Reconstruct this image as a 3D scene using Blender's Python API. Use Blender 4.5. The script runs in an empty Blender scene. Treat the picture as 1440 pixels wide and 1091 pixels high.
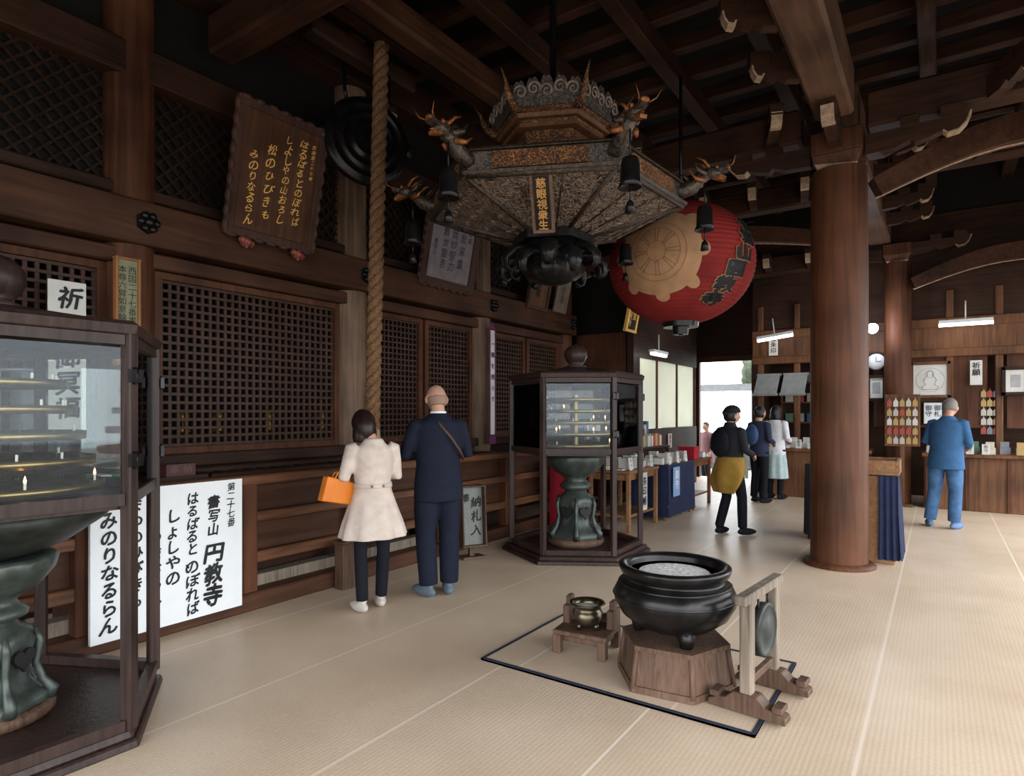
import bpy, bmesh, math, random
from mathutils import Vector, Matrix, Euler
random.seed(4)
S=bpy.context.scene; C=S.collection
pi=math.pi; sin=math.sin; cos=math.cos
# ---------------------------------------------------------------- materials
def newmat(name):
    m=bpy.data.materials.new(name); m.use_nodes=True
    nt=m.node_tree; b=nt.nodes['Principled BSDF']; return m,nt,b
def plain(name,col,rough=.6,metal=0,var=.15,scale=8,bump=0,emis=0,spec=None,coat=0):
    m,nt,b=newmat(name); N=nt.nodes; L=nt.links
    tc=N.new('ShaderNodeTexCoord'); no=N.new('ShaderNodeTexNoise'); no.inputs['Scale'].default_value=scale; no.inputs['Detail'].default_value=4
    L.new(tc.outputs['Object'],no.inputs['Vector'])
    cr=N.new('ShaderNodeValToRGB'); cr.color_ramp.elements[0].position=.3; cr.color_ramp.elements[1].position=.7
    cr.color_ramp.elements[0].color=(*[c*(1-var) for c in col],1); cr.color_ramp.elements[1].color=(*[min(1,c*(1+var)) for c in col],1)
    L.new(no.outputs['Fac'],cr.inputs['Fac']); L.new(cr.outputs['Color'],b.inputs['Base Color'])
    b.inputs['Roughness'].default_value=rough; b.inputs['Metallic'].default_value=metal
    if coat: b.inputs['Coat Weight'].default_value=coat
    b.inputs['Specular IOR Level'].default_value=.3 if spec is None else spec
    if emis:
        b.inputs['Emission Color'].default_value=(*col,1); b.inputs['Emission Strength'].default_value=emis
    if bump:
        bp=N.new('ShaderNodeBump'); bp.inputs['Strength'].default_value=bump; bp.inputs['Distance'].default_value=.02
        L.new(no.outputs['Fac'],bp.inputs['Height']); L.new(bp.outputs['Normal'],b.inputs['Normal'])
    return m
def wood(name,c1,c2,axis='z',scale=3,rough=.6,bump=.25,spec=.2):
    m,nt,b=newmat(name); N=nt.nodes; L=nt.links
    tc=N.new('ShaderNodeTexCoord'); mp=N.new('ShaderNodeMapping')
    s=[scale*9]*3; s['xyz'.index(axis)]=scale*.5; mp.inputs['Scale'].default_value=s
    L.new(tc.outputs['Object'],mp.inputs['Vector'])
    no=N.new('ShaderNodeTexNoise'); no.inputs['Scale'].default_value=1; no.inputs['Detail'].default_value=6; no.inputs['Distortion'].default_value=.6
    L.new(mp.outputs['Vector'],no.inputs['Vector'])
    n2=N.new('ShaderNodeTexNoise'); n2.inputs['Scale'].default_value=1.7; L.new(tc.outputs['Object'],n2.inputs['Vector'])
    ad=N.new('ShaderNodeMath'); ad.operation='MULTIPLY_ADD'; ad.inputs[1].default_value=.6; ad.inputs[2].default_value=0
    L.new(n2.outputs['Fac'],ad.inputs[0])
    a2=N.new('ShaderNodeMath'); a2.operation='MULTIPLY_ADD'; a2.inputs[1].default_value=.55; L.new(no.outputs['Fac'],a2.inputs[0]); L.new(ad.outputs[0],a2.inputs[2])
    cr=N.new('ShaderNodeValToRGB'); cr.color_ramp.elements[0].position=.4; cr.color_ramp.elements[1].position=.75
    cr.color_ramp.elements[0].color=(*c1,1); cr.color_ramp.elements[1].color=(*c2,1)
    L.new(a2.outputs[0],cr.inputs['Fac']); L.new(cr.outputs['Color'],b.inputs['Base Color'])
    b.inputs['Roughness'].default_value=rough; b.inputs['Specular IOR Level'].default_value=spec
    bp=N.new('ShaderNodeBump'); bp.inputs['Strength'].default_value=bump; bp.inputs['Distance'].default_value=.01
    L.new(no.outputs['Fac'],bp.inputs['Height']); L.new(bp.outputs['Normal'],b.inputs['Normal'])
    return m
def carved(name,c1,c2,scale=14,rough=.45,metal=.3,bump=1.0,lo=.35,hi=.6):
    m,nt,b=newmat(name); N=nt.nodes; L=nt.links
    tc=N.new('ShaderNodeTexCoord'); no=N.new('ShaderNodeTexNoise'); no.inputs['Scale'].default_value=scale; no.inputs['Detail'].default_value=2; no.inputs['Distortion'].default_value=2.5
    L.new(tc.outputs['Object'],no.inputs['Vector'])
    cr=N.new('ShaderNodeValToRGB'); cr.color_ramp.elements[0].position=lo; cr.color_ramp.elements[1].position=hi
    cr.color_ramp.elements[0].color=(*c1,1); cr.color_ramp.elements[1].color=(*c2,1)
    L.new(no.outputs['Fac'],cr.inputs['Fac']); L.new(cr.outputs['Color'],b.inputs['Base Color'])
    b.inputs['Roughness'].default_value=rough; b.inputs['Metallic'].default_value=metal
    bp=N.new('ShaderNodeBump'); bp.inputs['Strength'].default_value=bump; bp.inputs['Distance'].default_value=.03
    L.new(cr.outputs['Color'],bp.inputs['Height']); L.new(bp.outputs['Normal'],b.inputs['Normal'])
    return m
def glass_mat():
    m=bpy.data.materials.new('clear_glass'); m.use_nodes=True; nt=m.node_tree; N=nt.nodes; L=nt.links; N.clear()
    o=N.new('ShaderNodeOutputMaterial'); mx=N.new('ShaderNodeMixShader'); tr=N.new('ShaderNodeBsdfTransparent'); gl=N.new('ShaderNodeBsdfGlossy')
    tr.inputs[0].default_value=(.94,.96,.95,1); gl.inputs['Roughness'].default_value=.03; gl.inputs[0].default_value=(.5,.53,.57,1)
    fr=N.new('ShaderNodeFresnel'); fr.inputs[0].default_value=1.38
    L.new(fr.outputs[0],mx.inputs[0]); L.new(tr.outputs[0],mx.inputs[1]); L.new(gl.outputs[0],mx.inputs[2]); L.new(mx.outputs[0],o.inputs[0]); return m
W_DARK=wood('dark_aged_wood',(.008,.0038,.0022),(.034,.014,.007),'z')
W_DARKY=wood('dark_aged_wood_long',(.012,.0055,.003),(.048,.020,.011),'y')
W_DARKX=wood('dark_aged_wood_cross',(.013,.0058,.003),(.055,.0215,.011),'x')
W_RED=wood('reddish_brown_wood',(.032,.0105,.0048),(.112,.040,.018),'z',2)
W_PILLAR=wood('weathered_pillar_wood',(.055,.032,.020),(.22,.135,.088),'z',2)
W_REDY=wood('reddish_beam_wood',(.026,.0098,.0048),(.084,.034,.017),'y',2)
W_RAIL=wood('rail_wood',(.05,.020,.010),(.17,.073,.034),'y',3,.45)
W_COL=wood('column_wood',(.040,.015,.007),(.118,.044,.020),'z',2,.55,.3,.18)
W_GREYW=wood('grey_weathered_wood',(.08,.063,.048),(.26,.205,.155),'z',5,.75)
W_GREYB=wood('greyish_brown_wood',(.036,.020,.013),(.15,.086,.056),'z',5,.6)
W_TAN=wood('tan_wood',(.14,.065,.028),(.29,.15,.068),'y',3,.5)
W_ORNG=wood('orange_kiosk_wood',(.06,.023,.010),(.165,.070,.030),'z',3,.5)
W_CASE=wood('black_brown_case_wood',(.014,.0085,.007),(.048,.027,.022),'z',4,.38)
W_CREAM=plain('pale_end_grain',(.32,.225,.15),.7,var=.3,scale=20)
LATT=plain('lattice_wood',(.042,.0175,.009),.6,var=.35,scale=6)
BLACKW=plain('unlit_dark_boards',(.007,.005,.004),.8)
WHITE=plain('white_painted_board',(.68,.69,.70),.55,var=.02)
PAPER=plain('white_paper',(.56,.54,.50),.8,var=.06)
INK=plain('black_ink',(.01,.01,.011),.6)
GOLD=plain('gold_leaf',(.80,.46,.12),.4,.3,emis=.05)
GOLDC=carved('gilded_carving',(.035,.013,.006),(.34,.14,.04),34,.5,.3,1,.44,.66)
BRASS=plain('aged_brass',(.30,.21,.09),.35,.9,var=.35)
DBRASS=plain('dark_worn_brass',(.105,.085,.055),.3,.9,var=.5,scale=14)
BRONZE=plain('grey_green_bronze',(.052,.062,.054),.42,.4,var=.4,scale=12,bump=.2)
DGONG=plain('dark_patinated_bronze',(.030,.034,.030),.5,.5,var=.4,scale=14)
IRON=plain('black_cast_iron',(.020,.018,.018),.28,.7,var=.4,scale=10,bump=.12)
RIM=carved('brown_carved_rim_metal',(.010,.006,.004),(.062,.036,.020),30,.5,.3,1,.42,.6)
IRONC=carved('carved_black_metal',(.008,.007,.006),(.075,.052,.036),22,.42,.4,1)
SILK=plain('grey_silk_board',(.20,.165,.175),.6,var=.2)
ASH=plain('white_incense_ash',(.62,.60,.57),.95,var=.3,scale=40,bump=.6)
GLASS=glass_mat()
SKIN=plain('skin',(.42,.23,.155),.5,var=.06)
FLAME=plain('candle_flame',(1,.55,.15),.5,emis=14,var=0)
WAX=plain('wax',(.7,.65,.55),.5)
REDC=plain('red_cloth',(.30,.010,.02),.8)
NAVYC=plain('navy_cloth',(.010,.015,.045),.85,var=.2)
PURP=plain('purple_cloth',(.12,.02,.07),.8)
LAMPW=plain('fluorescent_tube_glow',(1,.98,.95),.5,emis=9,var=0)
# ---------------------------------------------------------------- mesh builder
def frame(z,up=Vector((0,0,1))):
    z=z.normalized()
    if abs(z.dot(up))>.98: up=Vector((0,1,0))
    x=up.cross(z).normalized(); y=z.cross(x); return x,y
class MB:
    def __init__(s): s.v=[];s.f=[];s.m=[];s.s=[]
    def add(s,vs,fs,m=0,M=None,sm=False):
        o=len(s.v)
        for p in vs:
            p=Vector(p); s.v.append(tuple(M@p) if M is not None else tuple(p))
        for f in fs: s.f.append(tuple(i+o for i in f)); s.m.append(m); s.s.append(sm)
        return s
    def box(s,c,d,m=0,R=None,M=None):
        x,y,z=[a/2 for a in d]
        vs=[Vector((i*x,j*y,k*z)) for i in(-1,1) for j in(-1,1) for k in(-1,1)]
        if R: r=Euler(R).to_matrix(); vs=[r@v for v in vs]
        vs=[v+Vector(c) for v in vs]
        return s.add(vs,[(0,1,3,2),(4,6,7,5),(0,4,5,1),(2,3,7,6),(0,2,6,4),(1,5,7,3)],m,M)
    def lathe(s,prof,seg=32,m=0,c=(0,0,0),M=None,rot=0,sm=True,mod=None):
        vs=[];fs=[];n=len(prof)
        for r,z in prof:
            for i in range(seg):
                a=rot+2*pi*i/seg; rr=r*(mod(a,z) if mod else 1)
                vs.append((c[0]+rr*cos(a),c[1]+rr*sin(a),c[2]+z))
        for j in range(n-1):
            for i in range(seg):
                k=(i+1)%seg; fs.append((j*seg+i,j*seg+k,(j+1)*seg+k,(j+1)*seg+i))
        s.add(vs,fs,m,M,sm)
        if prof[0][0]>1e-4: s.add(vs[:seg],[tuple(range(seg))],m,M)
        if prof[-1][0]>1e-4: s.add(vs[-seg:],[tuple(range(seg))],m,M)
        return s
    def frus(s,n,r0,r1,z0,z1,rot=0,m=0,c=(0,0,0),M=None): return s.lathe([(r0,z0),(r1,z1)],n,m,c,M,rot,False)
    def tube(s,pts,rad,seg=10,m=0,M=None,flat=1,up=(0,0,1),sm=True):
        pts=[Vector(p) for p in pts]; n=len(pts)
        if not hasattr(rad,'__len__'): rad=[rad]*n
        vs=[];fs=[];px=None
        for j,p in enumerate(pts):
            d=(pts[min(j+1,n-1)]-pts[max(j-1,0)])
            if px is None: x,y=frame(d,Vector(up))
            else:
                dn=d.normalized(); x=px-dn*px.dot(dn)
                x=x.normalized() if x.length>1e-5 else frame(d)[0]; y=dn.cross(x)
            px=x
            for i in range(seg):
                a=2*pi*i/seg+(pi/4 if seg==4 else 0); vs.append(p+x*cos(a)*rad[j]+y*sin(a)*rad[j]*flat)
        for j in range(n-1):
            for i in range(seg):
                k=(i+1)%seg; fs.append((j*seg+i,j*seg+k,(j+1)*seg+k,(j+1)*seg+i))
        fs.append(tuple(range(seg))); fs.append(tuple(range((n-1)*seg,n*seg)))
        return s.add(vs,fs,m,M,sm)
    def ball(s,c,r,seg=16,rings=10,m=0,R=None,fn=None,M=None):
        if not hasattr(r,'__len__'): r=(r,r,r)
        vs=[];fs=[]
        rot=R if R is not None else Matrix.Identity(3)
        for j in range(rings+1):
            t=pi*j/rings
            for i in range(seg):
                a=2*pi*i/seg; p=Vector((sin(t)*cos(a),sin(t)*sin(a),cos(t)))
                if fn: p=fn(p)
                p=Vector((p.x*r[0],p.y*r[1],p.z*r[2])); vs.append(rot@p+Vector(c))
        for j in range(rings):
            for i in range(seg):
                k=(i+1)%seg; fs.append((j*seg+i,(j+1)*seg+i,(j+1)*seg+k,j*seg+k))
        return s.add(vs,fs,m,M,True)
    def loft(s,rings,seg=24,m=0,M=None,mod=None):  # rings: (cx,cy,z,rx,ry)
        vs=[];fs=[]
        for q in rings:
            cx,cy,z,rx,ry=q
            for i in range(seg):
                a=2*pi*i/seg; k=mod(a,z) if mod else 1
                vs.append((cx+rx*k*cos(a),cy+ry*k*sin(a),z))
        for j in range(len(rings)-1):
            for i in range(seg):
                k=(i+1)%seg; fs.append((j*seg+i,j*seg+k,(j+1)*seg+k,(j+1)*seg+i))
        fs.append(tuple(range(seg))); fs.append(tuple(range((len(rings)-1)*seg,len(rings)*seg)))
        return s.add(vs,fs,m,M,True)
    def plate(s,poly,y0,y1,m=0,M=None): # polygon in XZ extruded on Y
        n=len(poly); vs=[(x,y0,z) for x,z in poly]+[(x,y1,z) for x,z in poly]
        fs=[tuple(range(n)),tuple(range(2*n-1,n-1,-1))]+[(i,(i+1)%n,(i+1)%n+n,i+n) for i in range(n)]
        return s.add(vs,fs,m,M)
_tc={}
def glyph(ch,off):
    k=(ch,off)
    if k in _tc: return _tc[k]
    c=bpy.data.curves.new('t','FONT'); c.body=ch; c.size=1; c.align_x='CENTER'; c.offset=off; c.resolution_u=3
    o=bpy.data.objects.new('t',c); C.objects.link(o); bpy.context.view_layer.update()
    m=o.evaluated_get(bpy.context.evaluated_depsgraph_get()).to_mesh()
    r=([tuple(v.co) for v in m.vertices],[tuple(p.vertices) for p in m.polygons])
    bpy.data.objects.remove(o); bpy.data.curves.remove(c); _tc[k]=r; return r
TR=random.Random(9)
def vtext(mb,s,x,ztop,size,y=-.001,m=0,off=.0,M=None,pitch=1.0,bold=0,brush=0):
    """vertical writing in the local XZ plane, read from -Y; bold thickens strokes, brush makes them hand-written"""
    for i,ch in enumerate(s):
        if ch==' ': continue
        vs,fs=glyph(ch,off)
        offs=[(0,0)] if not bold else [(0,0),(bold,bold*.3),(-bold,-bold*.4),(bold*.3,-bold),(-bold*.3,bold)]
        an=TR.uniform(-.12,.12)*brush; sx=1+TR.uniform(-.12,.10)*brush; sz=1+TR.uniform(-.10,.14)*brush; sh=.16*brush; jx=TR.uniform(-.05,.05)*brush
        def tr(a,b):
            b-=.38; a+=sh*b; a*=sx; b*=sz
            a,b=a*cos(an)-b*sin(an)+jx,a*sin(an)+b*cos(an)+.38
            if brush: a+=.02*sin(b*9); b+=.018*sin(a*8+1)+.05*a
            return a,b
        for q,(dx,dz) in enumerate(offs):
            P=[tr(v[0],v[1]) for v in vs]
            mb.add([(x+(p[0]+dx)*size,y-.0002*q,ztop-size*(.88+i*pitch)+(p[1]+dz)*size) for p in P],fs,m,M)
def obj(mb,name,mats,parent=None,label=None,cat=None,kind=None,group=None,loc=(0,0,0),rot=(0,0,0),bevel=0,seg=1):
    me=bpy.data.meshes.new(name); me.from_pydata(mb.v,[],mb.f)
    if not isinstance(mats,(list,tuple)): mats=[mats]
    for m in mats: me.materials.append(m)
    me.polygons.foreach_set('material_index',mb.m); me.polygons.foreach_set('use_smooth',mb.s)
    bm=bmesh.new(); bm.from_mesh(me)
    if bevel: bmesh.ops.remove_doubles(bm,verts=bm.verts,dist=1e-5)
    bmesh.ops.recalc_face_normals(bm,faces=bm.faces); bm.to_mesh(me); bm.free()
    o=bpy.data.objects.new(name,me); C.objects.link(o); o.location=loc; o.rotation_euler=rot
    if parent: o.parent=parent
    if label: o['label']=label
    if cat: o['category']=cat
    if kind: o['kind']=kind
    if group: o['group']=group
    if bevel:
        b=o.modifiers.new('bevel','BEVEL'); b.width=bevel; b.segments=seg; b.limit_method='ANGLE'; b.angle_limit=.7
    return o
def empty(name,label,cat,loc,rot=(0,0,0),group=None,scale=1):
    o=bpy.data.objects.new(name,None); C.objects.link(o); o.location=loc; o.rotation_euler=rot; o.empty_display_size=.1
    o['label']=label; o['category']=cat; o.scale=(scale,)*3
    if group: o['group']=group
    return o
def organic(mb,name,mat,vox,parent=None,it=3,**kw):
    o=obj(mb,name,mat,**kw)
    r=o.modifiers.new('r','REMESH'); r.mode='VOXEL'; r.voxel_size=vox
    sm=o.modifiers.new('s','SMOOTH'); sm.iterations=it; sm.factor=.5
    bpy.context.view_layer.update()
    me=bpy.data.meshes.new_from_object(o.evaluated_get(bpy.context.evaluated_depsgraph_get()))
    me.polygons.foreach_set('use_smooth',[True]*len(me.polygons))
    o.modifiers.clear(); old=o.data; o.data=me; me.materials.clear(); me.materials.append(mat); bpy.data.meshes.remove(old)
    if parent: o.parent=parent
    return o
def struct(mb,name,mats,**k): return obj(mb,name,mats,kind='structure',**k)
# ---------------------------------------------------------------- camera / world
cam=bpy.data.cameras.new('camera'); co=bpy.data.objects.new('camera',cam); C.objects.link(co)
co.location=(4.5,0,1.55); co.rotation_euler=(pi/2,0,math.radians(34.6)); cam.lens=21.75; cam.sensor_width=36; cam.shift_y=.024; cam.clip_start=.05
S.camera=co
S.view_settings.view_transform='Standard'
w=bpy.data.worlds.new('overcast_sky'); S.world=w; w.use_nodes=True; nt=w.node_tree; bg=nt.nodes['Background']
tc=nt.nodes.new('ShaderNodeTexCoord'); sp=nt.nodes.new('ShaderNodeSeparateXYZ'); cr=nt.nodes.new('ShaderNodeValToRGB')
nt.links.new(tc.outputs['Generated'],sp.inputs[0]); nt.links.new(sp.outputs[2],cr.inputs[0]); nt.links.new(cr.outputs[0],bg.inputs[0])
cr.color_ramp.elements[0].position=.0; cr.color_ramp.elements[0].color=(.69,.74,.76,1); cr.color_ramp.elements[1].position=.35; cr.color_ramp.elements[1].color=(.91,.955,1,1)
bg.inputs[1].default_value=7.6
def portal(loc,rot,sx,sy):
    l=bpy.data.lights.new('sky_portal','AREA'); l.shape='RECTANGLE'; l.size=sx; l.size_y=sy; l.cycles.is_portal=True
    o=bpy.data.objects.new('sky_portal',l); C.objects.link(o); o.location=loc; o.rotation_euler=rot
portal((7.1,4.8,1.7),(0,pi/2,0),3.5,16)
portal((3.6,-3.2,1.6),(pi/2,0,0),7,3.2)
# ---------------------------------------------------------------- floor
def tatami():
    m,nt,b=newmat('tan_woven_mats'); N=nt.nodes; L=nt.links
    tc=N.new('ShaderNodeTexCoord'); sp=N.new('ShaderNodeSeparateXYZ'); L.new(tc.outputs['Object'],sp.inputs[0])
    def mt(op,a,b_=None,c=None):
        n=N.new('ShaderNodeMath'); n.operation=op
        for i,v in enumerate((a,b_,c)):
            if v is None: continue
            if isinstance(v,(int,float)): n.inputs[i].default_value=v
            else: L.new(v,n.inputs[i])
        return n.outputs[0]
    X=sp.outputs[0]
    rib=mt('SINE',mt('MULTIPLY',X,2*pi/.024))
    sx=mt('ABSOLUTE',mt('SUBTRACT',mt('FRACT',mt('DIVIDE',mt('ADD',X,9.1),.95)),.5))
    seam=mt('GREATER_THAN',sx,.492)
    no=N.new('ShaderNodeTexNoise'); no.inputs['Scale'].default_value=1.3; no.inputs['Detail'].default_value=5; L.new(tc.outputs['Object'],no.inputs['Vector'])
    n2=N.new('ShaderNodeTexNoise'); n2.inputs['Scale'].default_value=60; L.new(tc.outputs['Object'],n2.inputs['Vector'])
    cr=N.new('ShaderNodeValToRGB'); cr.color_ramp.elements[0].position=.3; cr.color_ramp.elements[1].position=.72
    cr.color_ramp.elements[0].color=(.465,.34,.235,1); cr.color_ramp.elements[1].color=(.625,.49,.365,1)
    f=mt('ADD',mt('MULTIPLY',no.outputs['Fac'],.7),mt('MULTIPLY',n2.outputs['Fac'],.3)); f=mt('ADD',f,mt('MULTIPLY',rib,.032)); L.new(f,cr.inputs[0])
    mx=N.new('ShaderNodeMix'); mx.data_type='RGBA'; L.new(seam,mx.inputs[0]); L.new(cr.outputs[0],mx.inputs[6]); mx.inputs[7].default_value=(.68,.56,.45,1)
    L.new(mx.outputs[2],b.inputs['Base Color']); b.inputs['Roughness'].default_value=.42; b.inputs['Specular IOR Level'].default_value=.5
    bp=N.new('ShaderNodeBump'); bp.inputs['Strength'].default_value=.05; bp.inputs['Distance'].default_value=.004; L.new(rib,bp.inputs['Height']); L.new(bp.outputs[0],b.inputs['Normal'])
    return m
TAT=tatami()
struct(MB().box((1.9,6,-.05),(12.4,18.2,.1)),'floor',TAT)
GROUND=plain('pale_courtyard_gravel',(.22,.215,.20),.9,scale=3)
struct(MB().box((2,10,-.66),(90,90,.4)),'floor_courtyard',GROUND)
# ---------------------------------------------------------------- walls (setting)
XW=-1.2
PY=[0.1,2.49,4.9,7.35,9.85]
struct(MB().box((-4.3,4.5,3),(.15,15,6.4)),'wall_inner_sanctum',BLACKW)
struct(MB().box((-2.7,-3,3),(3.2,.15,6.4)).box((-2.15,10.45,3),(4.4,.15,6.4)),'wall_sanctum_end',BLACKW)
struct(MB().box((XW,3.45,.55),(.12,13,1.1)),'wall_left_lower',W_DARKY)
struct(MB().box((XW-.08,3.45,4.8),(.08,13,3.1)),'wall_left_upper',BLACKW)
struct(MB().box((7.05,4.8,4.85),(.15,16.2,2.8)),'wall_right_light_block',W_DARKY)  # unseen, added so sky light from the right enters only low down
struct(MB().box((2.9,-3.1,4.75),(8.3,.15,3.0)),'wall_back_light_block',W_DARKX)  # unseen, added to cut off high sky light from behind
tn=[0]
def trim(mb,mat,**k):
    tn[0]+=1; return struct(mb,'trim_%d'%tn[0],mat,bevel=.012,**k)
trim(MB().box((XW+.1,3.45,3.13),(.34,13,.36)),W_REDY)
trim(MB().box((XW+.03,3.45,2.86),(.2,13,.13)),W_REDY)
trim(MB().box((XW+.02,3.45,1.12),(.22,13,.12)),W_DARKY)
trim(MB().box((XW+.04,3.45,4.5),(.26,13,.28)),W_DARKY)
trim(MB().box((XW+.02,3.45,3.42),(.18,13,.1)),W_DARKY)
trim(MB().box((XW+.1,3.45,5.5),(.34,13,.4)),W_DARKY)
def lattice(n,y0,y1,z0,z1,p=.075,t=.028,x=XW,mat=LATT):
    mb=MB(); ny=int((y1-y0)/p); nz=int((z1-z0)/p)
    for i in range(1,ny): mb.box((x,y0+(y1-y0)*i/ny,(z0+z1)/2),(t,t,z1-z0))
    for j in range(1,nz): mb.box((x+.012,(y0+y1)/2,z0+(z1-z0)*j/nz),(t,y1-y0,t*.9))
    for y in (y0+.03,y1-.03): mb.box((x+.01,y,(z0+z1)/2),(.08,.07,z1-z0),1)
    for z in (z0+.03,z1-.03): mb.box((x+.012,(y0+y1)/2,z),(.082,y1-y0,.06),1)
    struct(mb,'window_%d'%n,[mat,W_RED])
def diag(n,y0,y1,z0,z1,x=XW+.0,p=.13):
    mb=MB(); h=z1-z0; w_=y1-y0; t=.02
    k=-h
    while k<w_:
        a=max(0,k); bb=min(w_,k+h)
        if bb-a>.05:
            for sgn in (0,1):
                if sgn==0: p0=(y0+a,z0+a-k);p1=(y0+bb,z0+bb-k)
                else: p0=(y1-a,z0+a-k);p1=(y1-bb,z0+bb-k)
                cy=(p0[0]+p1[0])/2;cz=(p0[1]+p1[1])/2; L_=math.hypot(p1[0]-p0[0],p1[1]-p0[1]); an=math.atan2(p1[1]-p0[1],p1[0]-p0[0])
                mb.box((x+.01*sgn,cy,cz),(.02,L_,t),0,R=(an,0,0))
        k+=p
    struct(mb,'window_%d'%n,[W_DARK])
nw=1
for i in range(4):
    y0=PY[i]+.19; y1=PY[i+1]-.19
    if i in(0,1): lattice(nw,y0,y1,1.18,2.79); nw+=1
    else:
        ym=(y0+y1)/2; lattice(nw,y0,ym-.03,1.18,2.79,.068,.022); lattice(nw+1,ym+.03,y1,1.18,2.79,.068,.022); nw+=2
    diag(nw,y0,y1,3.47,4.36); nw+=1
for i,y in enumerate(PY):
    obj(MB().lathe([(.195,0),(.195,3.5),(.19,5.9)],32),'wooden_pillar',W_PILLAR if i in(2,3) else W_RED,loc=(XW,y,0),label='weathered round wooden pillar of the lattice wall' if i in (2,3) else 'reddish round wooden pillar of the lattice wall',cat='pillar',group='pillars of the lattice wall')
for i,y in enumerate([2.52,4.92,7.38,9.8]):
    mb=MB(); M=Matrix.Rotation(pi/2,4,'Y')
    mb.frus(6,.10,.085,0,.03,0,M=M)
    for k in range(6):
        a=k*pi/3; mb.ball((.04,.06*cos(a),.06*sin(a)),(.025,.032,.032),8,6)
    mb.ball((.05,0,0),(.03,.04,.04),10,6)
    obj(mb,'nail_cover',IRON,loc=(XW+.265,y,3.13),label='hexagonal black metal nail cover on the long beam',cat='ornament',group='hexagonal nail covers on the beam')
struct(MB().box((-.78,15,2.2),(.84,.2,4.4)).box((1.85,15,2.2),(1.6,.2,4.4)).box((.35,15,3.6),(1.42,.2,1.6)),'wall_far',W_DARKX)
mb=MB().box((-.31,14.92,1.4),(.1,.12,2.8)).box((1.0,14.92,1.4),(.1,.12,2.8)).box((.35,14.92,2.82),(1.42,.14,.12)); struct(mb,'door_1',W_RED)
struct(MB().box((0,10.3,2.9),(.12,.16,5.8)).box((0,12.0,.62),(.1,3.4,1.25)).box((0,12.0,4.2),(.1,3.4,3.3)),'wall_left_far',W_DARKY)
struct(MB().box((-.62,10.33,1.5),(1.0,.06,3.0)),'wall_left_return',W_RED)
struct(MB().box((4.6,12.72,3.95),(6.2,.12,1.9)).box((4.6,13.9,1.5),(6.2,.1,3.0)).box((1.55,13.8,1.9),(.1,2.3,3.8)),'wall_kiosk',W_DARKX)
struct(MB().box((7.7,13.8,2.1),(.12,2.4,4.2)),'wall_right_far',W_DARKX)
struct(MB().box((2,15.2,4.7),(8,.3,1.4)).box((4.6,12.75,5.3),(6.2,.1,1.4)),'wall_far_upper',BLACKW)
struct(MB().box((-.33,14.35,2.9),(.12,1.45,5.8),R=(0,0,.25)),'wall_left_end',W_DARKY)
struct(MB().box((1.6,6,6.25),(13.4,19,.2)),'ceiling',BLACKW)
y=-2.6
RAFT=[]
while y<15:
    RAFT.append(y); y+=.62
for y in RAFT:
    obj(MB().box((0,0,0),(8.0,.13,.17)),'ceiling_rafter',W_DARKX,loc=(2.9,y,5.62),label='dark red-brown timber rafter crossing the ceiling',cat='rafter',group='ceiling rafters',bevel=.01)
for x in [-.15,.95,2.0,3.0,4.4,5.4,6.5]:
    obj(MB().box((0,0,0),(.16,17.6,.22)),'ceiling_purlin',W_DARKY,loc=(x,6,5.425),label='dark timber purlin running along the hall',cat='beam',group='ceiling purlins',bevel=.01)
# main column and great beams
CX,CY=3.66,7.1
g=empty('wooden_column','thick round reddish-brown wooden column on a low stone base','column',(CX,CY,0))
obj(MB().lathe([(.265,.03),(.265,3),(.255,4.0)],48),'shaft',W_COL,g)
obj(MB().lathe([(.335,0),(.335,.025),(.31,.045),(.26,.05)],48),'base',W_RED,g)
def bearing(mb,c,w=.42,h=.26,m=0,mc=1):
    x,y,z=c
    mb.box((x,y,z+h*.7),(w,w,h*.6),m)
    mb.lathe([(w*.52,0),(w*.56,.02)],4,mc,(x,y,z),rot=pi/4,sm=False); mb.lathe([(w*.56,.02),(w*.70,h*.4)],4,m,(x,y,z),rot=pi/4,sm=False)
mb=MB(); bearing(mb,(0,0,4.0),.46,.36); obj(mb,'capital',[W_RED,W_CREAM],g,bevel=.01,label='bracket block capital with pale edges')
def cloud_arm(mb,L=1.0,h=.2,t=.16,M=None,m=0,mc=1):
    """curved bracket arm profile along +X with pale carved end and lower edge"""
    top=[(0,h),(L*.9,h),(L,h*1.25),(L*1.04,h*1.1)]
    bot=[(L*1.0,h*.55),(L*.93,h*.2),(L*.82,h*.12),(L*.78,h*.32),(L*.66,h*.1),(L*.5,-h*.05),(L*.46,h*.16),(L*.3,-h*.12),(0,-h*.2)]
    mb.plate(top+bot,-t/2,t/2,m,M)
    pts=[(x,0,z) for x,z in [(L*1.04,h*1.1)]+bot]
    for a,b_ in zip(pts[:4],pts[1:5]):
        a=Vector(a);b_=Vector(b_);c=(a+b_)/2;d=b_-a
        mb.box(tuple(c),(d.length*1.04,t*1.03,.012),mc,R=(0,-math.atan2(d.z,d.x),0),M=M)
def arm(loc,rz,L=.9,h=.22,t=.15,label='carved cloud-shaped bracket arm with pale end'):
    mb=MB(); cloud_arm(mb,L,h,t)
    mb.box((L*.86,0,h*1.30),(.17,t*1.3,.11))
    mb.box((L*.45,0,h*1.2),(.15,t*1.2,.10))
    return obj(mb,'bracket_arm',[W_DARKX,W_CREAM],loc=loc,rot=(0,0,rz),label=label,cat='bracket',group='roof bracket arms')
def beam(c,d,mat,label,name='roof_beam'):
    return obj(MB().box((0,0,0),d),name,mat,loc=c,label=label,cat='beam',group='great roof beams',bevel=.03)
W_BEAML=wood('worn_beam_wood',(.040,.019,.011),(.118,.062,.038),'y',2)
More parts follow.
